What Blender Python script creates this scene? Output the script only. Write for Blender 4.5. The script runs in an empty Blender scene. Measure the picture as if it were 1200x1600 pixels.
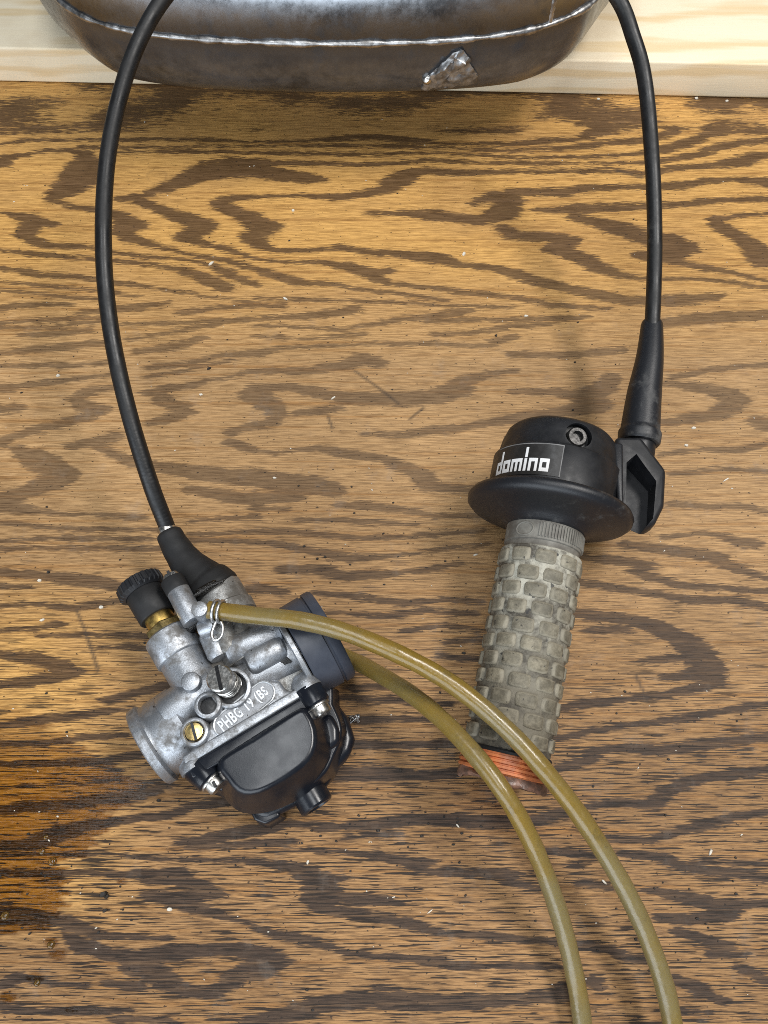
import bpy, bmesh, math, random
import numpy as np
from mathutils import Vector, Matrix

random.seed(7)
rng = np.random.default_rng(7)
S = 0.001                       # everything below is written in millimetres
R = math.radians
scene = bpy.context.scene
col = scene.collection

# ------------------------------------------------------------------ camera
TILT = R(24.0); FPX = 1203.0; CAMH = 310.6
cam_d = bpy.data.cameras.new('camera')
cam_d.sensor_fit = 'HORIZONTAL'; cam_d.sensor_width = 36.0; cam_d.lens = 36.0 * FPX / 1200.0
cam_d.clip_start = 0.01; cam_d.clip_end = 50
cam_d.dof.use_dof = False
cam = bpy.data.objects.new('camera', cam_d); col.objects.link(cam)
cam.location = (0, 0, CAMH * S); cam.rotation_euler = (TILT, 0, 0)
scene.camera = cam

# ------------------------------------------------------------------ room light
world = bpy.data.worlds.new('World'); scene.world = world; world.use_nodes = True
bg = world.node_tree.nodes['Background']
bg.inputs['Color'].default_value = (0.80, 0.90, 1.0, 1); bg.inputs['Strength'].default_value = 0.09

def area(name, loc, target, sx, sy, power, color):
    d = bpy.data.lights.new(name, 'AREA'); d.shape = 'RECTANGLE'; d.size = sx; d.size_y = sy
    d.energy = power; d.color = color
    o = bpy.data.objects.new(name, d); col.objects.link(o); o.location = loc
    o.rotation_euler = (Vector(target) - Vector(loc)).to_track_quat('-Z', 'Y').to_euler()
    return o
area('ceiling_lamp', (0.80, 0.30, 1.50), (0.0, 0.12, 0), 0.8, 0.30, 22, (1.0, 0.97, 0.93))
area('ceiling_lamp', (-0.15, 0.10, 1.85), (-0.05, 0.12, 0), 1.5, 0.5, 16, (0.95, 0.98, 1.0))
area('shop_window', (-0.65, -1.40, 0.80), (0.0, 0.15, 0), 2.2, 1.25, 36, (0.84, 0.92, 1.0))
scene.view_settings.view_transform = 'Standard'; scene.view_settings.look = 'None'
scene.view_settings.exposure = 0.0; scene.view_settings.gamma = 1.0
scene.view_settings.use_curve_mapping = False
scene.render.engine = 'CYCLES'
scene.cycles.use_denoising = False
scene.cycles.pixel_filter_type = 'BLACKMAN_HARRIS'; scene.cycles.filter_width = 0.95
scene.cycles.sample_clamp_indirect = 4.0
scene.cycles.max_bounces = 5

# ------------------------------------------------------------------ photo ray helper (plan the layout in real mm)
def P(px, py, z=0.0):
    u = (px - 600.0) / FPX; v = (800.0 - py) / FPX
    ct, st = math.cos(TILT), math.sin(TILT)
    d = Vector((u, st + v * ct, -ct + v * st))
    return Vector((0, 0, CAMH)) + d * ((CAMH - z) / -d.z)

def to_px(X, Y):                # bench-plane point(s) to photograph pixels, numpy
    ct, st = math.cos(TILT), math.sin(TILT)
    dep = Y * st + CAMH * ct
    return 600 + FPX * X / dep, 800 - FPX * (Y * ct - CAMH * st) / dep

# ------------------------------------------------------------------ node helper
class NT:
    def __init__(self, name):
        self.m = bpy.data.materials.new(name); self.m.use_nodes = True
        self.t = self.m.node_tree; self.n = self.t.nodes
        self.b = self.n['Principled BSDF']
    def link(self, a, b): self.t.links.new(a, b)
    def put(self, sock, v):
        if hasattr(v, 'is_output') or isinstance(v, bpy.types.NodeSocket): self.link(v, sock)
        else: sock.default_value = v
    def obj(self, scale=(1000, 1000, 1000), loc=(0, 0, 0), rot=(0, 0, 0)):
        tc = self.n.new('ShaderNodeTexCoord'); mp = self.n.new('ShaderNodeMapping')
        self.link(tc.outputs['Object'], mp.inputs['Vector'])
        mp.inputs['Scale'].default_value = scale; mp.inputs['Location'].default_value = loc
        mp.inputs['Rotation'].default_value = rot
        return mp.outputs['Vector']
    def noise(self, vec, scale=1.0, detail=3, rough=.55, dist=0.0):
        k = self.n.new('ShaderNodeTexNoise'); k.noise_dimensions = getattr(self, 'dim', '3D'); self.link(vec, k.inputs['Vector'])
        k.inputs['Scale'].default_value = scale; k.inputs['Detail'].default_value = detail
        k.inputs['Roughness'].default_value = rough; k.inputs['Distortion'].default_value = dist
        return k.outputs['Fac']
    def attr(self, name):
        a = self.n.new('ShaderNodeAttribute'); a.attribute_name = name; return a.outputs['Fac']
    def math(self, op, a, b=0.0, c=0.0):
        k = self.n.new('ShaderNodeMath'); k.operation = op
        for i, v in enumerate((a, b, c)): self.put(k.inputs[i], v)
        return k.outputs[0]
    def ramp(self, x, a, b, lo=0.0, hi=1.0):        # smooth map of a..b to lo..hi
        k = self.n.new('ShaderNodeMapRange'); k.interpolation_type = 'SMOOTHSTEP'
        self.put(k.inputs['Value'], x)
        for nme, v in (('From Min', a), ('From Max', b), ('To Min', lo), ('To Max', hi)): self.put(k.inputs[nme], v)
        return k.outputs[0]
    def mix(self, f, a, b, mode='MIX'):
        k = self.n.new('ShaderNodeMix'); k.data_type = 'RGBA'; k.blend_type = mode
        self.put(k.inputs['Factor'], f)
        for s, v in ((k.inputs['A'], a), (k.inputs['B'], b)):
            pass
        A = [i for i in k.inputs if i.type == 'RGBA']
        for s, v in zip(A, (a, b)):
            if isinstance(v, tuple) and len(v) == 3: v = v + (1,)
            self.put(s, v)
        return [o for o in k.outputs if o.type == 'RGBA'][0]
    def bump(self, h, strength=.3, dist=.3):
        k = self.n.new('ShaderNodeBump'); self.put(k.inputs['Height'], h)
        k.inputs['Strength'].default_value = strength; k.inputs['Distance'].default_value = dist * S
        self.link(k.outputs[0], self.b.inputs['Normal'])
    def set(self, **kw):
        names = dict(color='Base Color', rough='Roughness', metal='Metallic', spec='Specular IOR Level',
                     trans='Transmission Weight', sss='Subsurface Weight', coat='Coat Weight', ior='IOR')
        for k, v in kw.items():
            if isinstance(v, tuple) and len(v) == 3: v = v + (1,)
            self.put(self.b.inputs[names[k]], v)
        return self

M = {}
def simple(key, c1, c2, rough=.5, metal=0.0, scale=.25, bump=.15, bscale=1.2, spec=.5, r2=None):
    t = NT(key); v = t.obj()
    f = t.ramp(t.noise(v, scale, 4, .6), .35, .68)
    t.set(color=t.mix(f, c1, c2), metal=metal, spec=spec)
    t.set(rough=t.ramp(t.noise(v, scale * 2.1, 3), .3, .7, rough, r2 if r2 is not None else min(1, rough + .15)))
    if bump: t.bump(t.noise(v, bscale, 3, .6), bump, .25)
    M[key] = t.m; return t

# ------------------------------------------------------------------ mesh helpers
def obj_from(name, verts, faces, mat, parent=None, smooth=True, sharp=38, bevel=None, bseg=3, subsurf=0, loc=None):
    base = Vector((0, 0, 0))
    if parent is not None:
        p = parent
        while p is not None: base += p.location / S; p = p.parent
    origin = base
    own = Vector((0, 0, 0))
    if loc is not None: own = Vector(loc) - base
    me = bpy.data.meshes.new(name)
    me.from_pydata([tuple((Vector(v) - origin - own) * S) for v in verts], [], [tuple(f) for f in faces])
    bm = bmesh.new(); bm.from_mesh(me)
    bmesh.ops.recalc_face_normals(bm, faces=bm.faces)
    if bevel:
        es = [e for e in bm.edges if len(e.link_faces) == 2 and e.calc_face_angle(0) > R(30)]
        bmesh.ops.bevel(bm, geom=es, offset=bevel * S, segments=bseg, profile=.5, affect='EDGES', clamp_overlap=True)
    if smooth:
        for f in bm.faces: f.smooth = True
        for e in bm.edges:
            if len(e.link_faces) == 2 and e.calc_face_angle(0) > R(sharp): e.smooth = False
    bm.to_mesh(me); bm.free()
    me.materials.append(M[mat] if isinstance(mat, str) else mat)
    o = bpy.data.objects.new(name, me); col.objects.link(o)
    if parent is not None: o.parent = parent
    o.location = own * S
    if subsurf:
        sm = o.modifiers.new('subsurf', 'SUBSURF'); sm.levels = subsurf; sm.render_levels = subsurf
    return o

def empty(name, loc, label, cat, group=None):
    o = bpy.data.objects.new(name, None); col.objects.link(o); o.location = Vector(loc) * S
    o.empty_display_size = .01
    tag(o, label, cat, group); return o
def tag(o, label=None, cat=None, group=None, kind=None):
    for k, v in (('label', label), ('category', cat), ('group', group), ('kind', kind)):
        if v: o[k] = v
    return o

def frame(axis):
    a = Vector(axis).normalized()
    ref = Vector((0, 0, 1)) if abs(a.z) < .9 else Vector((1, 0, 0))
    b = (ref - a * ref.dot(a)).normalized(); c = a.cross(b)
    return a, b, c                                  # c is to the side, b is up

def lathe(p0, axis, prof, seg=48, hexa=False, wob=None):
    a, b, c = frame(axis); V = []; F = []
    n = 6 if hexa else seg
    for (s, r) in prof:
        for k in range(n):
            t = 2 * math.pi * k / n
            rr = r * (wob(s, t) if wob else 1)
            V.append(Vector(p0) + a * s + (b * math.cos(t) + c * math.sin(t)) * rr)
    for i in range(len(prof) - 1):
        for k in range(n):
            k2 = (k + 1) % n
            F.append((i * n + k, i * n + k2, (i + 1) * n + k2, (i + 1) * n + k))
    if prof[0][1] > 1e-6: F.append(tuple(range(n - 1, -1, -1)))
    if prof[-1][1] > 1e-6: F.append(tuple((len(prof) - 1) * n + k for k in range(n)))
    return V, F

def cyl(p0, p1, r, ch=.5, seg=40, hexa=False):
    p0 = Vector(p0); p1 = Vector(p1); L = (p1 - p0).length
    ch = min(ch, L * .4, r * .5)
    return lathe(p0, p1 - p0, [(0, r - ch), (ch * .3, r - ch * .3), (ch, r), (L - ch, r), (L - ch * .3, r - ch * .3), (L, r - ch)], seg, hexa)

def spline(pts, step=2.0):
    pts = [Vector(p) for p in pts]; out = []
    q = [pts[0] * 2 - pts[1]] + pts + [pts[-1] * 2 - pts[-2]]
    for i in range(1, len(q) - 2):
        p0, p1, p2, p3 = q[i - 1:i + 3]
        n = max(2, int((p2 - p1).length / step))
        for k in range(n):
            t = k / n
            out.append(.5 * ((2 * p1) + (p2 - p0) * t + (2 * p0 - 5 * p1 + 4 * p2 - p3) * t * t + (3 * p1 - p0 - 3 * p2 + p3) * t ** 3))
    out.append(pts[-1]); return out

def sweep(path, rad, seg=20, caps=True):
    n = len(path); V = []; F = []
    rad = rad if callable(rad) else (lambda i, s, _r=rad: _r)
    t0 = (path[1] - path[0]).normalized(); _, b, _c = frame(t0); L = 0
    for i, p in enumerate(path):
        t = (path[min(i + 1, n - 1)] - path[max(i - 1, 0)]).normalized()
        b = (b - t * b.dot(t)).normalized(); c = t.cross(b)
        if i: L += (p - path[i - 1]).length
        r = rad(i, L)
        for k in range(seg):
            a = 2 * math.pi * k / seg
            V.append(p + (b * math.cos(a) + c * math.sin(a)) * r)
    for i in range(n - 1):
        for k in range(seg):
            k2 = (k + 1) % seg
            F.append((i * seg + k, i * seg + k2, (i + 1) * seg + k2, (i + 1) * seg + k))
    if caps:
        F.append(tuple(range(seg - 1, -1, -1))); F.append(tuple((n - 1) * seg + k for k in range(seg)))
    return V, F

def prism(top, z0, draft=0.0):
    """top: list of Vectors (their own z is the top height); walls go down to z0."""
    n = len(top); c = sum((Vector(p) for p in top), Vector()) / n
    V = [Vector(p) for p in top]
    for p in top:
        q = Vector(p); d = Vector((q.x - c.x, q.y - c.y, 0))
        q = q + d.normalized() * draft; q.z = z0; V.append(q)
    F = [tuple(range(n))] + [tuple(range(2 * n - 1, n - 1, -1))]
    for k in range(n):
        F.append((k, (k + 1) % n, n + (k + 1) % n, n + k))
    return V, F

def obox(c, ax, ay, az):
    c = Vector(c); V = []
    for i in (-1, 1):
        for j in (-1, 1):
            for k in (-1, 1): V.append(c + ax * i + ay * j + az * k)
    F = [(0, 1, 3, 2), (4, 6, 7, 5), (0, 4, 5, 1), (2, 3, 7, 6), (0, 2, 6, 4), (1, 5, 7, 3)]
    return V, F
def merge(*parts):
    V = []; F = []
    for v, f in parts:
        n = len(V); V += list(v); F += [tuple(i + n for i in q) for q in f]
    return V, F
def cut(o, V, F):
    """subtract a closed shape from o for good (the cutter is removed again)"""
    k = obj_from('cutter', V, F, M['black_plastic'], None, smooth=False)
    md = o.modifiers.new('cut', 'BOOLEAN'); md.object = k; md.operation = 'DIFFERENCE'; md.solver = 'EXACT'
    bpy.context.view_layer.update()
    dg = bpy.context.evaluated_depsgraph_get()
    me = bpy.data.meshes.new_from_object(o.evaluated_get(dg))
    o.modifiers.clear(); o.data = me
    bm = bmesh.new(); bm.from_mesh(me)
    for e in bm.edges:
        if len(e.link_faces) == 2: e.smooth = e.calc_face_angle(0) <= R(38)
    bm.to_mesh(me); bm.free()
    bpy.data.objects.remove(k)

# ------------------------------------------------------------------ materials
simple('black_plastic', (.006, .0065, .008), (.011, .0115, .014), .42, 0, .12, .10, 3.0, .5, .58)
simple('bowl_plastic', (.007, .0085, .013), (.010, .0125, .018), .22, 0, .08, .05, 2.5, .5, .32)
simple('black_rubber', (.008, .008, .0085), (.016, .016, .0165), .55, 0, .10, .15, 1.6, .4, .75)

t = NT('cable_jacket'); v = t.obj()
f = t.ramp(t.noise(v, .045, 7, .75), .60, .80)
t.set(color=t.mix(f, (.006, .006, .0065), (.055, .054, .052)), rough=t.ramp(t.noise(v, .08, 5, .7), .3, .7, .34, .60)); t.bump(t.noise(v, .8, 4, .7), .12, .3); M['cable_jacket'] = t.m
t = NT('dusty_rubber'); v = t.obj()
f = t.ramp(t.noise(v, .055, 6, .72), .54, .74); f2 = t.ramp(t.noise(t.obj((1000, 300, 1000)), .5, 3, .7), .60, .78, 0, .5)
c = t.mix(f, (.009, .010, .013), (.075, .074, .072)); c = t.mix(f2, c, (.060, .060, .060))
t.set(color=c, rough=t.ramp(f, 0, 1, .42, .75), spec=.5); t.bump(t.noise(v, 1.6, 4, .7), .2, .3); M['dusty_rubber'] = t.m
simple('grey_cap', (.036, .042, .058), (.052, .060, .080), .38, 0, .07, .05, 2.0, .5, .5)
simple('brass', (.50, .34, .10), (.30, .20, .07), .34, .95, .35, .08, 2.5)
simple('brass_bright', (.80, .60, .26), (.66, .47, .18), .22, 1.0, .3, .05, 2.5)
simple('steel', (.62, .61, .58), (.42, .40, .37), .25, 1.0, .5, .08, 3.0)
simple('dull_steel', (.050, .048, .046), (.018, .017, .016), .30, .5, .6, .3, 1.5)
simple('dark_gap', (.004, .004, .005), (.008, .008, .009), .35, 0, .5, 0)  # near-black colour standing in for shade in slots and holes
simple('white_paint', (.80, .80, .80), (.74, .74, .74), .5, 0, .5, 0)
simple('chip_white', (.70, .66, .58), (.5, .44, .34), .7, 0, .8, 0)
simple('crumb_black', (.008, .007, .006), (.03, .022, .015), .6, 0, .8, 0)
simple('tin', (.70, .70, .70), (.5, .5, .5), .3, 1.0, .8, .2, 3)
simple('orange_plastic', (.66, .205, .065), (.42, .13, .05), .42, 0, .25, .12, 1.5)
simple('dirty_plastic', (.10, .062, .048), (.24, .125, .085), .3, 0, .3, .7, .6)

def cast(key, base, grime_amt, bmp=.40):
    t = NT(key); v = t.obj()
    fine = t.noise(v, 2.6, 3, .65)
    gr = t.ramp(t.noise(v, .16, 5, .68), .50 - grime_amt, .74 - grime_amt)
    c = t.mix(t.ramp(fine, .3, .7), tuple(x * .86 for x in base), tuple(min(1, x * 1.08) for x in base))
    c = t.mix(t.math('MULTIPLY', gr, .85), c, (.075, .065, .052))
    spots = t.ramp(t.noise(v, .55, 2, .5), .70, .76)
    c = t.mix(t.math('MULTIPLY', spots, .8), c, (.022, .018, .015))
    t.set(color=c, metal=t.math('SUBTRACT', .88, t.math('MULTIPLY', gr, .6)))
    t.set(rough=t.ramp(gr, 0, 1, .40, .55))
    t.bump(t.noise(v, 1.6, 4, .75), bmp, .35)
    M[key] = t.m
cast('cast_metal', (.43, .45, .48), .07, .30)
cast('cast_bright', (.62, .64, .66), -.20, .08)
cast('cast_letter', (.50, .515, .535), -.20, .08)
cast('cast_plate', (.22, .225, .235), -.06, .08)
cast('cast_dirty', (.40, .40, .39), .14)

def hose_material():
    t = NT('aged_hose'); v = t.obj()
    f = t.ramp(t.noise(v, .018, 3, .6), .38, .62)
    c = t.mix(f, (.215, .138, .022), (.190, .150, .064))
    c = t.mix(t.ramp(t.noise(v, .12, 4, .7), .56, .74, 0, .55), c, (.10, .078, .034))
    t.set(color=c, rough=t.ramp(t.noise(v, .4, 3), .3, .7, .20, .36), sss=.45, spec=.5, coat=.15)
    t.b.inputs['Subsurface Radius'].default_value = (.9, .75, .3); t.b.inputs['Subsurface Scale'].default_value = .004
    t.bump(t.math('ADD', t.noise(v, .12, 3), t.math('MULTIPLY', t.noise(v, .6, 3), .25)), .35, .8)
    M['aged_hose'] = t.m
hose_material()

def exhaust_material():
    t = NT('bare_steel'); v = t.obj()
    at = t.attr('drop')                             # mm below / above the welded seam
    n1 = t.noise(v, .030, 5, .65); n2 = t.noise(v, .12, 4, .65)
    c = t.mix(t.ramp(n1, .36, .66), (.62, .67, .73), (.42, .44, .47))  # steel tinted blue-grey to offset orange reflected from the bench
    c = t.mix(t.ramp(n2, .58, .74, 0, .55), c, (.19, .18, .175))
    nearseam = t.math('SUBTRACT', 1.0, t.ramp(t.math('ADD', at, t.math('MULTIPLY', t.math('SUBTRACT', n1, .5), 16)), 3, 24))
    low = t.attr('below')  # lower half darkened and cooled in colour against the bench's orange reflection
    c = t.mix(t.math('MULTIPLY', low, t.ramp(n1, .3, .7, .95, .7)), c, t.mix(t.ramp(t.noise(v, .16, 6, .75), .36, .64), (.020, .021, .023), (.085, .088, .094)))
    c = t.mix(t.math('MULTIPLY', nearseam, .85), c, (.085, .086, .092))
    blue = t.math('MULTIPLY', nearseam, t.ramp(t.noise(v, .05, 3), .56, .68))
    c = t.mix(t.math('MULTIPLY', blue, .5), c, (.07, .10, .15))
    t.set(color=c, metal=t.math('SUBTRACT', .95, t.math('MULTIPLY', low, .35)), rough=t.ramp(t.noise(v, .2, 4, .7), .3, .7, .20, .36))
    t.bump(t.math('ADD', t.noise(v, .05, 3), t.math('MULTIPLY', t.noise(v, .6, 4, .7), .04)), .22, 1.5)
    M['bare_steel'] = t.m
exhaust_material()
simple('weld_bead', (.52, .52, .52), (.20, .19, .18), .38, 1.0, .12, .5, .5)

def pine_material():
    t = NT('pine'); v = t.obj((1000, 1000, 1000))
    w = t.obj((14, 300, 300)); fine = t.obj((30, 1600, 1600))
    wob = t.noise(t.obj((6, 40, 40)), 1, 3)
    sep = t.n.new('ShaderNodeSeparateXYZ'); t.link(v, sep.inputs[0])
    ph = t.math('ADD', t.math('MULTIPLY', sep.outputs['Y'], .26), t.math('MULTIPLY', wob, 16.0))
    ph = t.math('ADD', ph, t.math('MULTIPLY', sep.outputs['Z'], .4))
    rings = t.math('MULTIPLY_ADD', t.math('SINE', ph), .5, .5)
    c = t.mix(t.ramp(rings, .45, 1.0), (.84, .72, .52), (.74, .57, .34))
    c = t.mix(t.ramp(t.noise(w, 1, 4), .4, .75, 0, .5), c, (.84, .74, .57))
    c = t.mix(t.ramp(t.noise(v, .012, 4), .60, .74, 0, .35), c, (.55, .40, .24))
    t.set(color=c, rough=.62, spec=.3)
    t.bump(t.noise(fine, 1, 3), .25, .3)
    M['pine'] = t.m
pine_material()

def oak_material():
    t = NT('oak_veneer'); t.dim = '2D'
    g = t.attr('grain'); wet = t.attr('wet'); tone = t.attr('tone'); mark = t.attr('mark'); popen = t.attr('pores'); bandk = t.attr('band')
    j1 = t.noise(t.obj((150, 2000, 1)), 1, 2, .6)
    j2 = t.noise(t.obj((32, 420, 1), (31, 7, 0)), 1, 3, .6)
    fld = t.math('ADD', g, t.math('MULTIPLY', t.math('SUBTRACT', j1, .5), 13.0))
    fld = t.math('ADD', fld, t.math('MULTIPLY', t.math('SUBTRACT', j2, .5), 9.0))
    mask = t.ramp(fld, -1.5, 1.3)
    fib = t.noise(t.obj((85, 1900, 1), (5, 3, 0)), 1, 3, .72)
    fib2 = t.noise(t.obj((9, 420, 1), (9, 1, 0)), 1, 3, .6)
    cloud = t.noise(t.obj((9, 22, 1), (2, 2, 0)), 1, 4, .6)
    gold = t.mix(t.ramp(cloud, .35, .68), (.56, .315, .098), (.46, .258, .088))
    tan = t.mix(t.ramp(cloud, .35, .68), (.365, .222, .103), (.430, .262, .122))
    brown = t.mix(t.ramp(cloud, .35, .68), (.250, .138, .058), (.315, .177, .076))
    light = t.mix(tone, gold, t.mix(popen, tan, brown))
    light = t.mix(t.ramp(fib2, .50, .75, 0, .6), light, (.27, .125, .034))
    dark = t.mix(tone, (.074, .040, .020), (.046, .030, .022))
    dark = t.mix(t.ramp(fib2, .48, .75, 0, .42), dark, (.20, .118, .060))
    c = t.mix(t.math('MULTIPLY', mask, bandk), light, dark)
    c = t.mix(1.0, c, t.mix(t.ramp(fib, .30, .68), t.mix(popen, (.64, .60, .55), (.50, .46, .42)), t.mix(popen, (1.22, 1.22, 1.20), (1.36, 1.36, 1.33))), 'MULTIPLY')
    # open pores: short dark dashes along the grain
    po = t.noise(t.obj((62, 1700, 1), (17, 23, 0)), 1, 2, .55)
    dens = t.noise(t.obj((10, 45, 1), (70, 3, 0)), 1, 2, .5)
    th = t.math('SUBTRACT', .645, t.math('MULTIPLY', popen, .085))
    th = t.math('ADD', th, t.math('MULTIPLY', t.math('SUBTRACT', dens, .5), -.14))
    pore = t.ramp(t.math('SUBTRACT', po, th), 0.0, .045)
    pore = t.math('MULTIPLY', pore, t.math('MULTIPLY_ADD', popen, .70, .25))
    c = t.mix(pore, c, (.020, .013, .009))
    fl = t.ramp(t.noise(t.obj((420, 700, 1)), 1, 2, .5), .735, .765)
    c = t.mix(t.math('MULTIPLY', fl, .8), c, (.018, .013, .010))
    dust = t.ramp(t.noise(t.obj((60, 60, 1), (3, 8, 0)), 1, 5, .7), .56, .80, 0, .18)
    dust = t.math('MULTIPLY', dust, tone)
    c = t.mix(t.math('MULTIPLY', dust, t.math('SUBTRACT', 1.0, wet)), c, (.30, .26, .22))
    c = t.mix(t.math('MULTIPLY', mark, .7), c, (.05, .036, .026))
    # soaked with fuel: deeper, more saturated, glossy
    wetc = t.mix(1.0, c, (.46, .33, .10, 1), 'MULTIPLY')
    c = t.mix(wet, c, wetc)
    t.set(color=c, spec=t.math('MULTIPLY_ADD', wet, .26, .24))
    rr = t.ramp(fib, .3, .7, .48, .64)
    t.set(rough=t.math('SUBTRACT', rr, t.math('MULTIPLY', wet, .40)))
    h = t.math('ADD', t.math('MULTIPLY', fib, .6), t.math('MULTIPLY', po, -.5))
    t.bump(h, .6, .30)
    M['oak_veneer'] = t.m
oak_material()

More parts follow.
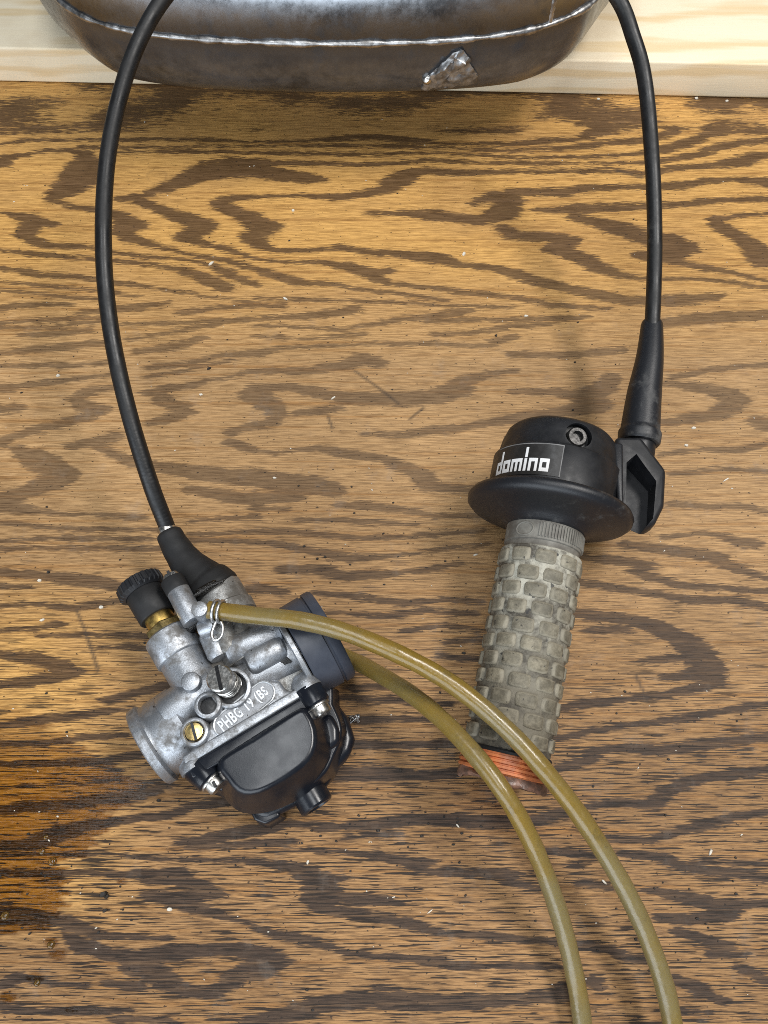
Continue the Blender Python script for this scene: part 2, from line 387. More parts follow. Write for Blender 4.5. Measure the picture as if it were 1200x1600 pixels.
# ------------------------------------------------------------------ bench top (oak veneer sheet, figure, smudges and a painted hose shadow laid in as strokes)
STROKES = '''
0,163,4 40,159,4 83,157,4 143,147,4 187,140,5
0,182,5 67,177,5 117,172,5 150,167,4 207,163,4 273,160,5 317,153,5 400,152,4 450,157,4 500,157,3 583,161,4 650,158,5 717,149,7 800,145,6
0,198,4 83,192,4 133,188,4 167,183,5 233,179,4 317,175,4 400,175,4 483,175,4 550,176,4 617,175,3 700,171,6 800,170,5 867,165,8 900,157,6 930,150,3
0,208,3 67,206,3 133,204,3 200,203,3 280,198,4 340,192,8 400,198,8 450,196,6 500,191,6 567,188,5 633,190,6 683,198,7 733,200,8 800,200,9 840,189,7 900,184,6 950,181,4 1000,182,4 1033,175,5 1067,167,6 1117,158,7 1160,164,7 1200,170,8
0,226,3 43,220,3 117,219,3 183,218,3 250,217,3 317,219,3 400,221,2 483,220,3 550,215,5 600,215,5 650,220,4 700,225,3 800,226,4 850,220,5 900,218,4 933,208,7 967,202,5 1007,200,4 1050,198,4 1083,190,4 1133,187,4 1200,191,4
127,230,2 280,229,2 400,228,2 517,228,3 550,227,3 617,228,3 700,231,2 783,235,3 883,231,4 933,225,5 1000,220,5 1033,212,6 1067,203,4 1117,198,3 1200,198,3
173,238,3 233,237,3 300,237,3 400,238,3 500,240,3 600,241,3 700,238,2 800,246,3 917,245,3 1000,240,4 1040,233,6 1083,220,7 1110,208,7 1150,203,5 1200,206,4
0,255,8 10,246,5 40,241,3 73,235,3 110,235,3 133,240,6 133,262,14 120,283,14 98,300,10 78,312,5
78,312,4 100,318,4 117,323,4 150,328,5 187,338,7 207,352,11 190,362,8 207,373,7 240,384,5 300,398,3 350,407,4 400,420,4 433,431,6 473,443,5 517,443,4 567,453,3 617,458,3 700,470,3
0,332,2 27,337,5 50,343,9 77,350,6
50,350,8 43,362,9 35,368,6 58,379,6 80,384,5 117,385,4 150,387,3 173,394,3 233,402,3 300,407,3 333,414,4 357,428,6 400,446,4
177,408,3 233,413,4 283,421,5 317,434,7 350,449,7
0,390,3 50,397,4 100,402,4 150,404,3
0,419,5 33,423,5 67,430,4 117,432,4 150,437,4 187,442,4 233,448,3 283,457,3 333,465,2 400,473,2
0,438,2 50,445,3 100,450,3 160,455,2 217,463,2
0,453,3 50,458,3 117,465,3 160,468,2
0,482,5 27,477,5 107,475,4
123,490,3 200,481,6 260,475,4
283,488,4 333,482,4 400,477,4 440,478,4
0,505,3 67,500,4 160,495,3
187,507,3 300,503,3 400,498,4 470,495,5 517,489,7 560,482,4
190,310,4 217,306,5 253,296,6 283,283,9 317,270,13 350,265,14 400,264,12 440,274,10 480,278,8 505,281,4
213,311,5 233,320,6 267,333,7 300,345,10 318,353,10 300,365,9 285,372,7 320,381,5 360,390,4 400,405,2 450,410,4 500,410,4 550,418,6 580,427,9 608,423,5
590,436,6 607,443,4 650,447,3 700,453,4 767,461,4 800,464,4 867,476,4 950,483,3
317,254,3 360,250,5 400,254,6 450,256,5 533,255,3 567,257,4 617,255,4 667,250,4 717,252,3 800,255,3 867,255,3 1000,255,3 1060,248,5 1093,241,5 1120,230,6 1160,223,5 1200,220,5
400,308,4 360,311,6 342,318,7 360,328,8 390,340,9 405,353,11 422,352,8 395,370,10 405,383,7 433,392,4 483,391,3 533,387,5 573,394,5 617,396,6 650,400,8 683,404,9 717,413,5 767,418,5 800,427,7 840,439,7 883,450,7 933,460,7 983,470,7 1050,470,9 1110,465,7 1130,460,3
400,309,3 417,307,3 467,305,4 533,308,6 567,303,5 603,296,7 620,284,11 640,271,8 667,267,6 717,270,5 800,268,4 867,268,4 950,266,4 1007,271,4 1050,263,5 1117,258,5 1153,253,9 1177,246,8 1200,243,5
575,333,3 633,333,5 680,337,9 710,340,8 750,343,9 785,335,11 797,318,10 775,305,7 740,318,4
797,318,10 800,300,7 883,300,7 927,293,5 1000,292,5 1067,290,7 1100,283,6 1150,280,4 1185,283,7 1200,285,8
785,355,5 800,367,7 850,370,8 895,375,7 867,388,9 907,402,9 933,417,8 967,430,5 1007,434,4 1083,435,3 1150,442,3 1200,450,3
400,466,3 467,468,3 567,470,3 633,474,3 700,478,3 800,480,2
567,510,4 633,498,5 683,494,6 733,485,4
667,503,4 733,499,4 800,500,4 900,497,5
840,328,4 900,327,8 950,325,7 1000,322,5 1067,319,5 1133,312,5 1200,312,5
895,338,5 933,347,8 967,357,10 1000,368,10 1040,378,14 1075,388,9 1040,402,10 1000,398,6
1047,408,5 1100,418,5 1143,425,4 1200,440,2
1200,335,3 1150,337,4 1117,343,6 1123,353,7 1150,367,7 1173,383,8 1193,402,12 1200,408,12
1033,505,8 1100,497,9 1200,492,8
0,512,4 83,511,4 160,500,4
33,524,4 83,522,5 140,515,4
0,552,4 50,547,5 100,542,7 163,535,5
0,572,3 67,572,4 117,570,4 167,566,3
0,607,8 33,603,6 83,597,5 133,590,3 173,585,3
0,640,7 27,637,6
180,605,3 143,611,6 117,623,6 133,635,9 158,639,7 133,652,7 83,665,6 50,673,6 17,684,5 0,693,8
33,703,8 50,712,12 75,728,14 105,738,10 85,752,12 50,765,10 20,775,10 0,785,10 40,795,8
0,795,7 50,797,5 100,803,4 140,803,3 217,808,5
113,697,6 150,690,7 183,680,6
150,695,5 165,703,6 187,713,6 210,727,5 243,728,7 283,735,10 333,742,12 400,747,14 450,755,16 500,760,14 520,768,10
300,765,8 350,775,10 400,780,10 460,775,8
233,613,6 260,607,6 300,601,5 333,593,3 400,580,4 450,580,5 500,577,6 543,570,8 567,560,8 590,568,7
250,615,6 255,626,8 283,637,9 290,645,7 260,655,7 235,660,5
233,575,4 300,567,5 350,555,4 400,552,6 433,545,4 500,540,3 567,537,3 667,537,4 767,540,3
217,550,5 267,543,7 317,527,4
200,530,3 250,523,4 300,513,4 367,500,3
233,588,3 283,580,3 367,560,3
360,675,5 383,668,6 400,665,6 420,662,6 435,648,7 423,633,10 400,618,12 400,607,8 450,605,6 493,613,8 540,623,10 583,623,11 633,623,12 683,620,12 715,610,12 720,597,8 767,584,5 800,580,4
360,690,6 385,700,6 400,705,5 433,708,4 500,700,5 550,710,7 600,717,6 633,730,8 660,742,8 667,760,8 720,765,6 750,765,5
400,508,3 533,515,3 600,504,4
683,523,4 733,521,4 800,510,4 850,507,4 917,493,3
775,533,5 800,527,5
400,525,3 467,530,3 567,523,3
467,645,6 500,642,6 530,637,4
570,678,3 633,680,6 683,672,7 733,667,5 800,655,8 870,645,8 930,635,12 920,618,12 945,605,10 955,590,6
800,612,5 867,613,6 915,618,10
800,553,5 883,555,6 967,547,5
527,790,4 567,790,7 633,797,5 683,807,4 750,805,4
400,795,5 450,795,3
467,813,3 533,813,4 600,817,4 650,820,4
0,817,4 67,822,4 133,827,4 247,827,4
0,845,3 100,842,4 233,843,5
0,857,5 60,855,3 130,858,4 250,857,5
300,812,4 400,808,4
300,835,4 400,830,4 483,833,5 567,840,5 633,838,4 750,830,4
300,843,5 400,847,4 450,853,6 500,863,7 550,873,6 600,870,4 680,860,3 760,850,4
1050,590,4 1100,580,5 1150,573,4 1200,570,4
1040,600,5 1083,603,7 1133,613,10 1150,627,10 1127,645,10 1083,653,8 1040,660,6
1185,655,8 1200,665,10
1033,710,4 1100,702,4 1150,703,5 1200,693,5
1050,740,4 1133,733,4 1200,737,4
1047,787,4 1117,793,5 1150,790,5 1200,800,4
1040,840,4 1100,833,4 1150,843,6 1185,850,5
0,893,7 67,900,8 117,905,9 187,915,8
0,915,5 40,918,4
0,947,4 50,943,4 110,950,6 180,940,5
0,985,4 40,983,5 93,975,6
0,1022,6 50,1028,10 93,1040,10 117,1050,7 83,1060,9 33,1067,8 0,1070,7
150,1012,4 200,1010,5 250,1018,5
67,993,3 167,990,4 230,995,5
167,1095,6 220,1080,6 270,1070,8
0,1135,5 33,1130,7 83,1122,7 167,1112,6 200,1108,4
0,1162,5 67,1163,5 133,1152,6 195,1148,5
0,1195,5 100,1193,6 167,1188,7 215,1180,6
0,1230,3 90,1225,4 180,1218,4
443,890,7 500,890,8 540,900,8 600,897,6 650,893,5 720,880,4
400,920,8 440,925,6
493,927,4 567,933,6 633,943,5 700,937,5 750,940,5
517,957,4 600,963,5 667,953,4 740,960,5
633,985,4 700,977,4 745,985,4
700,1003,4 750,1000,4
690,1025,5 740,1030,6
557,1075,6 600,1072,6
533,1090,5 620,1095,6 700,1100,5
555,1125,6 620,1122,6 680,1125,4
550,1162,7 620,1165,7 690,1160,7 730,1165,5
530,1205,7 600,1205,8 660,1212,8 720,1205,7
905,868,5 967,877,8 1015,883,7 990,893,6 1033,907,6 1083,917,5 1200,923,5
980,850,6 1050,860,8 1117,870,9 1140,883,7 1183,900,5 1200,903,5
1150,848,6 1180,853,5
900,910,5 950,917,6 1017,927,6 1083,937,6 1150,937,6 1200,950,6
893,957,6 950,963,8 1000,972,10 1033,983,9 1067,1000,12 1085,1015,12 1095,1032,13 1110,1047,12 1115,1065,9 1083,1077,8 1033,1087,6 967,1093,6 917,1100,7 873,1107,5
1000,1033,5 1050,1030,8
1040,1058,5 1090,1055,8
917,985,5 980,983,6
870,1153,6 917,1143,6 983,1133,5 1067,1123,6 1133,1110,5 1200,1100,5
873,1200,7 920,1188,8 930,1173,6 983,1168,8 1033,1172,9 1100,1163,9 1150,1157,8 1200,1150,7
900,1263,6 967,1253,7 1020,1257,8 1040,1237,8 1067,1223,9 1117,1213,8 1200,1203,6
950,1310,4 1017,1313,6 1067,1297,8 1117,1285,8 1167,1273,6 1200,1268,4
980,1335,7 1033,1340,7 1067,1355,8 1133,1363,8 1200,1373,6
1083,1347,4 1200,1350,4
1013,1390,5 1067,1402,9 1117,1415,10 1160,1412,8 1200,1410,6
1033,1433,7 1083,1437,10 1130,1432,10 1150,1420,6
1060,1455,6 1100,1467,8 1133,1480,9 1117,1490,7 1167,1490,4
1150,1507,5 1183,1523,6 1200,1533,7
1050,1527,6 1083,1540,9 1100,1553,8 1133,1565,6
1067,1580,6 1110,1582,5
820,1290,8 870,1272,8 900,1265,6
850,1330,6 900,1333,6 935,1335,4
907,1380,6 950,1385,6
800,1380,8 840,1387,6
700,1460,6 767,1463,7 800,1467,5 850,1470,6 900,1477,7 950,1483,8 983,1497,7 1017,1500,6
800,1508,6 867,1510,6
800,1563,9 850,1558,10 893,1557,9 880,1540,6
925,1530,7 935,1545,5
527,1213,9 600,1213,9 700,1210,8
500,1293,6 580,1290,9 650,1280,10 720,1283,11 800,1285,11
283,1317,6 333,1310,9 400,1297,9 450,1287,6 517,1288,5
300,1325,5 400,1317,7 460,1315,5
550,1307,6 617,1303,5
443,1327,3 517,1330,4 587,1337,6 633,1345,8 667,1347,6
640,1352,5 657,1360,7 717,1363,7 800,1367,9
400,1347,6 450,1353,8 477,1363,11 500,1380,13 507,1395,14 500,1407,13 513,1420,10 550,1427,9 600,1435,8 650,1447,8 700,1460,6
520,1400,9 560,1405,9 600,1407,9 625,1412,5
510,1370,8 535,1372,5
393,1445,5 420,1458,6 450,1463,8 483,1470,7 517,1480,6 550,1490,5 617,1497,6 683,1503,8 717,1510,7 800,1508,5
367,1483,10 400,1490,12 430,1497,10 445,1503,6 420,1513,9 400,1522,10
590,1540,5 617,1545,5
400,1597,12 450,1585,12 500,1570,12 550,1562,14 620,1563,14 690,1568,14 750,1565,12 800,1563,10
0,1267,8 50,1260,9 117,1257,8 150,1250,9 217,1243,8 260,1227,6
0,1323,6 50,1320,10 100,1300,12 150,1287,9 200,1280,6 250,1277,5 300,1260,7 367,1250,7
0,1335,2 100,1335,4 167,1333,3 233,1340,3 333,1343,4 400,1347,5
0,1363,6 67,1365,6 133,1363,6 183,1367,5 233,1363,5 283,1360,5
230,1373,8 283,1375,10 317,1387,10 343,1397,7 300,1403,9 235,1400,8
270,1408,7 283,1413,8 333,1425,8 367,1437,5 393,1445,5
0,1427,14 50,1433,14 100,1438,10 117,1447,10 150,1460,8 200,1465,5 260,1467,4
110,1462,6 133,1480,10 167,1490,10 217,1495,12 267,1490,14 300,1485,10 367,1483,10
217,1510,14 240,1520,14 260,1535,12 280,1545,10 320,1553,9 350,1543,9 375,1522,9 400,1510,12
167,1537,6 217,1540,8
0,1540,7 33,1527,8 83,1537,5 133,1540,5
0,1573,7 50,1580,6 117,1580,7 200,1580,5
183,1592,6 267,1595,6
'''
def read_strokes():
    out = []
    for ln in STROKES.strip().splitlines():
        out.append([tuple(float(q) for q in p.split(',')) for p in ln.split()])
    r2 = random.Random(3)
    # the figure simply goes on outside the frame: wandering bands in the same style
    def wander(x0, x1, y):
        pts = []; x = x0; w = r2.uniform(3, 7)
        while x < x1:
            pts.append((x, y, max(2, w + r2.uniform(-2, 4)))); x += r2.uniform(50, 90); y += r2.uniform(-9, 9)
        return pts
    for k in range(75):
        y = 90 + k * 22
        for (a, b) in ((-900, -40), (1240, 2100)):
            if r2.random() < .85: out.append(wander(a + r2.uniform(0, 300), b - r2.uniform(0, 60), y + r2.uniform(-8, 8)))
    for k in range(32): out.append(wander(-700 + r2.uniform(0, 900), 900 + r2.uniform(0, 900), 1625 + k * 28 + r2.uniform(-8, 8)))
    for k in range(14): out.append(wander(-200 + r2.uniform(0, 300), 1100 + r2.uniform(0, 300), 30 + k * 7))
    return out

def seg_field(X, Y, strokes, ax, default):
    """largest (radius - distance) to any stroke, distance shrunk along the grain"""
    f = np.full(X.shape, default)
    for st in strokes:
        for (x0, y0, r0), (x1, y1, r1) in zip(st[:-1], st[1:]):
            pad = 26
            m = (Y > min(y0, y1) - pad) & (Y < max(y0, y1) + pad) & (X > min(x0, x1) - pad / ax) & (X < max(x0, x1) + pad / ax)
            if not m.any(): continue
            x = X[m]; y = Y[m]
            dx = (x1 - x0) * ax; dy = y1 - y0
            t = np.clip(((x - x0) * ax * dx + (y - y0) * dy) / (dx * dx + dy * dy + 1e-9), 0, 1)
            d = np.hypot((x - x0) * ax - t * dx, (y - y0) - t * dy)
            f[m] = np.maximum(f[m], r0 + (r1 - r0) * t - d)
    return f

def build_bench():
    fx = np.arange(-262, 262.1, .95); fy = np.arange(-70, 372, .95)
    xs = np.concatenate([np.arange(-640, -262, 9.), fx, np.arange(266, 640, 9.)])
    ys = np.concatenate([np.arange(-360, -70, 7.), fy, np.arange(374, 800, 12.)])
    GX, GY = np.meshgrid(xs, ys)
    PX, PY = to_px(GX, GY)
    PX = PX.ravel(); PY = PY.ravel()
    grain = seg_field(PX, PY, read_strokes(), .42, -22.0)
    marks = [[(120, 955, 1.4), (133, 985, 1.6), (143, 1015, 1.6), (153, 1047, 2.6)], [(555, 580, .6), (590, 605, .8), (622, 630, .6)],
             [(640, 655, .6), (662, 637, .8)], [(513, 652, 1), (519, 668, 1)], [(993, 1055, .7), (1012, 1095, .8)], [(965, 267, 1.0), (1003, 277, 1.2)]]
    mk = np.zeros(PX.shape)
    for st in marks:
        for (x0, y0, r0), (x1, y1, r1) in zip(st[:-1], st[1:]):
            m = (PY > min(y0, y1) - 8) & (PY < max(y0, y1) + 8) & (PX > min(x0, x1) - 8) & (PX < max(x0, x1) + 8)
            x = PX[m]; y = PY[m]; dx = x1 - x0; dy = y1 - y0
            t = np.clip(((x - x0) * dx + (y - y0) * dy) / (dx * dx + dy * dy), 0, 1)
            d = np.hypot(x - x0 - t * dx, y - y0 - t * dy)
            mk[m] = np.maximum(mk[m], np.clip(1.0 - (d - r0) / 2.6, 0, 1))
    ringd = np.abs(np.hypot((PX - 245) / 15, (PY - 276) / 11) - 1)       # faint dried ring
    mk = np.maximum(mk, np.clip(1 - ringd / .16, 0, 1) * .35)
    # soaked corner: outline of the wet patch with lobes
    bx = np.interp(PY, [1040, 1120, 1180, 1215, 1240, 1265, 1285, 1310, 1335, 1350, 1375, 1405, 1432, 1450, 1458, 1466, 1480],
                   [-120, 60, 150, 215, 240, 190, 178, 158, 140, 96, 108, 102, 108, 92, 40, -20, -220])
    wob = 8 * np.sin(PY * .33) + 7 * np.sin(PY * .71 + 1) + 6 * np.sin(PY * 1.3) + 5 * np.sin(PY * .12 + PX * .02)
    wet = np.clip((bx + wob - PX) / 5, 0, 1) * np.clip((PY - 1045) / 160, 0, 1)
    for (cx, cy, rx, ry) in ((80, 1472, 11, 8), (55, 1528, 15, 8), (12, 1558, 14, 9), (112, 1578, 12, 6), (90, 1492, 14, 9), (190, 1377, 8, 5), (150, 1580, 12, 5)):
        d = np.hypot((PX - cx) / rx, (PY - cy) / ry); wet = np.maximum(wet, np.clip((1.25 - d) / .4, 0, 1))
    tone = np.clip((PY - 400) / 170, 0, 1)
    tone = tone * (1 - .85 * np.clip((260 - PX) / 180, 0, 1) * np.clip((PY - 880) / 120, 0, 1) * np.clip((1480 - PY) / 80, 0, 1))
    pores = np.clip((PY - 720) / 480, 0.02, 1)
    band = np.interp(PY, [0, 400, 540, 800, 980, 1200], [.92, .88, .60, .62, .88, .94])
    n = GX.size
    V = np.stack([GX.ravel(), GY.ravel(), np.zeros(n)], 1) * S
    nx, ny = len(xs), len(ys)
    idx = np.arange(n).reshape(ny, nx)
    F = np.stack([idx[:-1, :-1], idx[:-1, 1:], idx[1:, 1:], idx[1:, :-1]], -1).reshape(-1, 4)
    me = bpy.data.meshes.new('bench_top')
    me.vertices.add(n); me.vertices.foreach_set('co', V.ravel())
    me.loops.add(F.size); me.polygons.add(len(F))
    me.polygons.foreach_set('loop_start', np.arange(0, F.size, 4)); me.loops.foreach_set('vertex_index', F.ravel())
    me.update(calc_edges=True); me.validate()
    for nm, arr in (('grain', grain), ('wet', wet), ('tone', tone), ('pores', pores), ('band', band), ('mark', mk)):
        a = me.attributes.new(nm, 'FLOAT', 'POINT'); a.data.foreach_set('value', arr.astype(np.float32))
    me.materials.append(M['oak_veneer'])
    o = bpy.data.objects.new('bench_top', me); col.objects.link(o)
    tag(o, 'stained oak veneer bench top with bold dark grain and a fuel stain', kind='structure')
build_bench()

# ------------------------------------------------------------------ pine board along the back
a = P(-300, 121.5); b = P(1500, 161.5)
e = (b - a).normalized(); nrm = Vector((-e.y, e.x, 0))
BH = 21.0
V, F = obox((a + b) / 2 + nrm * 46 + Vector((0, 0, BH / 2 + .3)), e * ((b - a).length / 2), nrm * 46, Vector((0, 0, BH / 2)))
pb = obj_from('pine_board', V, F, 'pine', bevel=1.2, bseg=3, loc=(a + b) / 2 + nrm * 46)
tag(pb, 'pale pine board lying along the back of the bench', 'board')

# ------------------------------------------------------------------ exhaust chamber
EQ = 71.0
def build_exhaust():
    seam_px = [(42, -44), (84, -6), (138, 29), (215, 50), (330, 62), (500, 68), (640, 66), (700, 63), (780, 55), (852, 40), (920, 8), (962, -44)]
    front = spline([P(x, y, EQ) for x, y in seam_px], 5)
    c = Vector((P(500, 0, EQ).x, P(500, 68, EQ).y + 66, EQ))
    # close the plan outline behind: an oval
    f0, f1 = front[0], front[-1]
    back = spline([f1, f1 + Vector((16, 34, 0)), f1 + Vector((6, 76, 0)), f1 + Vector((-50, 100, 0)), (f0 + f1) / 2 + Vector((0, 112, 0)), f0 + Vector((50, 100, 0)), f0 + Vector((-8, 72, 0)), f0 + Vector((-17, 34, 0)), f0], 7)
    loop = front + back[1:-1]
    n = len(loop)
    xa = min(p.x for p in loop) + 62; xb = max(p.x for p in loop) - 62
    th = EQ - BH - .6
    root = empty('exhaust_chamber', (c.x, c.y, BH), 'welded bare steel exhaust chamber lying on the pine board', 'exhaust')
    rows = []; V = []; F = []; drop = []
    NL = 18
    for k in range(-NL, NL + 1):
        ph = k / NL * math.pi / 2
        s = abs(math.cos(ph)) ** (.62 if ph > 0 else .78); zz = math.copysign(abs(math.sin(ph)) ** .80, ph)
        if abs(k) == NL: s = .02
        for p in loop:
            q = Vector((min(max(p.x, xa), xb), c.y + 2, 0))     # spine point this rim point shrinks towards
            w = Vector((q.x + (p.x - q.x) * s, q.y + (p.y - q.y) * s, EQ + zz * (th if zz < 0 else 47)))
            V.append(w); drop.append(abs(w.z - EQ))
    for i in range(2 * NL):
        for k in range(n):
            k2 = (k + 1) % n; F.append((i * n + k, i * n + k2, (i + 1) * n + k2, (i + 1) * n + k))
    VS = list(V); FS = list(F)
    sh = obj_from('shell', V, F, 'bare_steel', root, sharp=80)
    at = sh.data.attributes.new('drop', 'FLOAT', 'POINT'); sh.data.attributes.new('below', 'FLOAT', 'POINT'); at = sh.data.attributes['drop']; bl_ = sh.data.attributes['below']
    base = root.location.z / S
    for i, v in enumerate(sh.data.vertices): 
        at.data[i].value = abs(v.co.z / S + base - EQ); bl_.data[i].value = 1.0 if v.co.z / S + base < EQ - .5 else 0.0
    r2 = random.Random(5)
    # weld bead with ripples
    bead = [p + (p - Vector((min(max(p.x, xa), xb), c.y, EQ))).normalized() * .4 for p in loop]
    dense = spline(bead + [bead[0]], 1.0)
    V, F = sweep(dense, lambda i, s: 1.3 + .07 * math.sin(s * 1.3 + 3 * math.sin(s * .11)) + .30 * math.sin(s * .17 + 1) + .22 * math.sin(s * .41) + r2.uniform(-.10, .10), 10, False)
    obj_from('weld_seam', V, F, 'weld_bead', root, sharp=80)
    # short cross weld up the right side
    pts = []
    for k in range(0, NL - 4):
        ph = k / NL * math.pi / 2; s = math.cos(ph) ** .62; zz = math.sin(ph) ** .80
        p = P(858, 36, EQ); q = Vector((min(max(p.x, xa), xb), c.y + 2, 0))
        pts.append(Vector((q.x + (p.x - q.x) * s, q.y + (p.y - q.y) * s, EQ + zz * 47)))
    V, F = sweep(spline(pts, 1.2), lambda i, s: 1.5 + .25 * math.sin(s * 2.1), 8)
    obj_from('cross_weld', V, F, 'weld_bead', root, sharp=80)
    # torn mounting tab
    ctr = [(657, 138), (668, 118), (690, 100), (708, 84), (722, 76), (732, 88), (738, 104), (747, 116), (740, 128), (715, 132), (690, 136)]
    zt = [42, 47, 52, 57, 61, 57, 51, 47, 43, 42, 41]
    from mathutils.bvhtree import BVHTree
    bvh = BVHTree.FromPolygons([tuple(q) for q in VS], FS)
    C0 = Vector((0, 0, CAMH)); guess = (P(706, 105, 55) - C0).length
    def hit(x, y, lift):
        d = (P(x, y, 40) - C0).normalized(); h = bvh.ray_cast(C0, d)
        dist = h[3] if h[0] is not None else guess
        return C0 + d * (min(dist, guess + 25) - lift)
    guess = bvh.ray_cast(C0, (P(700, 118, 40) - C0).normalized())[3]
    top = [hit(x, y, .8) for (x, y) in ctr]
    cc = hit(706, 112, 3.0)
    V = [cc]; F = []
    mid = [cc.lerp(p, .55) + Vector((r2.uniform(-1.6, 1.6), r2.uniform(-3.4, .2), r2.uniform(-.6, 2.2))) for p in top]
    V += mid + top; n2 = len(top)
    for k in range(n2):
        k2 = (k + 1) % n2
        F.append((0, 1 + k, 1 + k2)); F.append((1 + k, 1 + n2 + k, 1 + n2 + k2, 1 + k2))
    o = obj_from('mounting_tab', V, F, 'tab_metal', root, sharp=25)
    sm = o.modifiers.new('solid', 'SOLIDIFY'); sm.thickness = 1.4 * S; sm.offset = 0
    sb = o.modifiers.new('sub', 'SUBSURF'); sb.subdivision_type = 'SIMPLE'; sb.levels = 3; sb.render_levels = 3
    tx = bpy.data.textures.new('crumple', 'CLOUDS'); tx.noise_scale = 4.5 * S
    dm = o.modifiers.new('crumple', 'DISPLACE'); dm.texture = tx; dm.strength = 3.2 * S; dm.mid_level = .5
    V, F = lathe(hit(668, 124, 1.0), (-.4, -.6, .7), [(0, 2.4), (1.2, 2.5), (2.4, 1.9), (3.0, .0)], 20)
    obj_from('rivet', V, F, 'steel', root)
simple('tab_metal', (.42, .43, .44), (.17, .17, .17), .40, .8, .2, .5, .5)
build_exhaust()

# ------------------------------------------------------------------ carburettor
CR = 3.5
caro = P(400, 1110, 0)
carb = empty('carburettor', caro, 'small cast metal carburettor with black float bowl lying on its side', 'carburettor')
ia = P(236, 1167, 21); oa = P(512, 990, 25)
e1 = (oa - ia); e1.z = 0; e1.normalize(); e2 = Vector((e1.y, -e1.x, 0)); UP = Vector((0, 0, 1))

# body: bore with inlet spigot
sp0 = P(231, 1169, 20); sp1 = P(296, 1126, 20); L = (sp1 - sp0).length
body = obj_from('body', *lathe(sp0, sp1 - sp0, [(0, 12.6), (0.0, 14.6), (.5, 15.2), (3.2, 15.4), (3.9, 14.9), (4.3, 14.1), (5.6, 13.9), (6.4, 14.3), (L - 1, 14.6), (L, 13.4)], 64), 'cast_metal', carb)
def part(name, vf, mat='cast_metal', parent=None, **kw): return obj_from(name, vf[0], vf[1], mat, parent or carb, **kw)
part('bore_shade', cyl(sp0 - (sp1 - sp0).normalized() * .05, sp0 + (sp1 - sp0).normalized() * .3, 12.4, .05), 'dark_gap')  # near-black disc stands in for the shade inside the bore
bo0 = P(345, 1092, 20); bo1 = P(476, 1012, 24)
part('bore', cyl(bo0, bo1, 10.5, 1))
part('casting_rib', cyl(P(352, 1022, 31), P(440, 984, 31), 6.0, 2.5), 'cast_metal')
part('casting_rib', cyl(P(385, 1038, 32), P(446, 1008, 32), 5.2, 2.5), 'cast_metal')
part('bridge', cyl(P(258, 1123, 27), P(338, 1066, 27), 8.2, 2))
# core block under everything
core = [P(x, y, 30) for x, y in ((302, 1186), (334, 1128), (322, 1050), (352, 992), (402, 968), (440, 985), (486, 1062), (505, 1072), (300, 1196))]
part('core', prism(core, 5), 'cast_dirty', bevel=2)
plate = [P(x, y, 35) for x, y in ((290, 1186), (303, 1160), (328, 1128), (360, 1098), (392, 1074), (420, 1060), (436, 1062), (446, 1078), (462, 1078), (474, 1060), (494, 1060), (505, 1070), (300, 1196))]
np_ = part('name_plate', prism(plate, 8), 'cast_metal', bevel=1.6, bseg=4)
# gasket flange along the bowl
def strip(p, q, z1, z0, t0, t1, ext=0):
    p = P(*p, z1); q = P(*q, z1); d = (q - p).normalized(); n = Vector((d.y, -d.x, 0))
    top = [p - d * ext + n * t0, q + d * ext + n * t0, q + d * ext + n * t1, p - d * ext + n * t1]
    return prism(top, z0)
GA, GB = (290, 1196), (494, 1074)
part('gasket_flange', strip(GA, GB, 36.2, 4, -3.4, .2), 'cast_metal', bevel=.7)
# flange ring and mouth for the rubber cap
cdir = (P(515, 990, 25) - P(470, 1016, 25)).normalized()
cp = P(470, 1017, 25)
part('mouth_ring', lathe(cp - cdir * 3.2, cdir, [(0, 17.2), (.3, 17.8), (1.8, 17.8), (2.2, 17.2), (2.2, 0)], 64), 'cast_metal')
cap = part('rubber_cap', lathe(cp - cdir * .6, cdir, [(0, 16), (0, 17.4), (.4, 17.9), (9.0, 18.2), (9.3, 17.6), (10.0, 17.6), (10.3, 18.4), (13.2, 18.4), (14.0, 17.8), (14.2, 16.0), (13.2, 14.6), (13.0, 0)], 72), 'grey_cap')
part('cap_rib', obox(cp + cdir * 9.5 + UP * 17.9 - e2 * 2, cdir * 1.4, e2 * 1.2, UP * .7), 'grey_cap', cap, bevel=.3)
# slide tower
t0 = P(336, 918, 25); t1 = P(392, 1032, 24)
td = (t1 - t0).normalized()
part('slide_tower', lathe(t0 + td * .5, td, [(0, 9), (.5, 9.8), (9, 10.2), (9.6, 10.9), (14, 10.9), (14.6, 9.8), ((t1 - t0).length, 11.0)], 56), 'cast_dirty')
part('tower_rib', cyl(P(345, 968, 33), P(362, 1022, 33), 4.2, 2), 'cast_dirty')
part('tower_rib', cyl(P(388, 960, 31), P(372, 1012, 31), 4.6, 2), 'cast_dirty')
part('vent_stub', cyl(P(314, 985, 36), P(338, 975, 38), 3.4, .6), 'cast_metal')
part('casting_web', cyl(P(326, 985, 32), P(346, 1030, 32), 4.4, 2), 'cast_metal')
# idle adjuster beside the tower
adj = cyl(P(276, 919, 36), P(304, 972, 36), 4.3, .6)
aj = part('adjuster_barrel', adj, 'cast_metal')
part('adjuster_collar', cyl(P(268, 905, 36), P(279, 925, 36), 4.5, .7), 'black_rubber', aj)
part('adjuster_tip', cyl(P(266, 899, 36), P(271, 909, 36), 3.4, .5), 'steel', aj)
part('adjuster_slot', obox(P(267, 901, 39.2), e2 * 2.4, e1 * .5, UP * .8), 'dark_gap', aj)
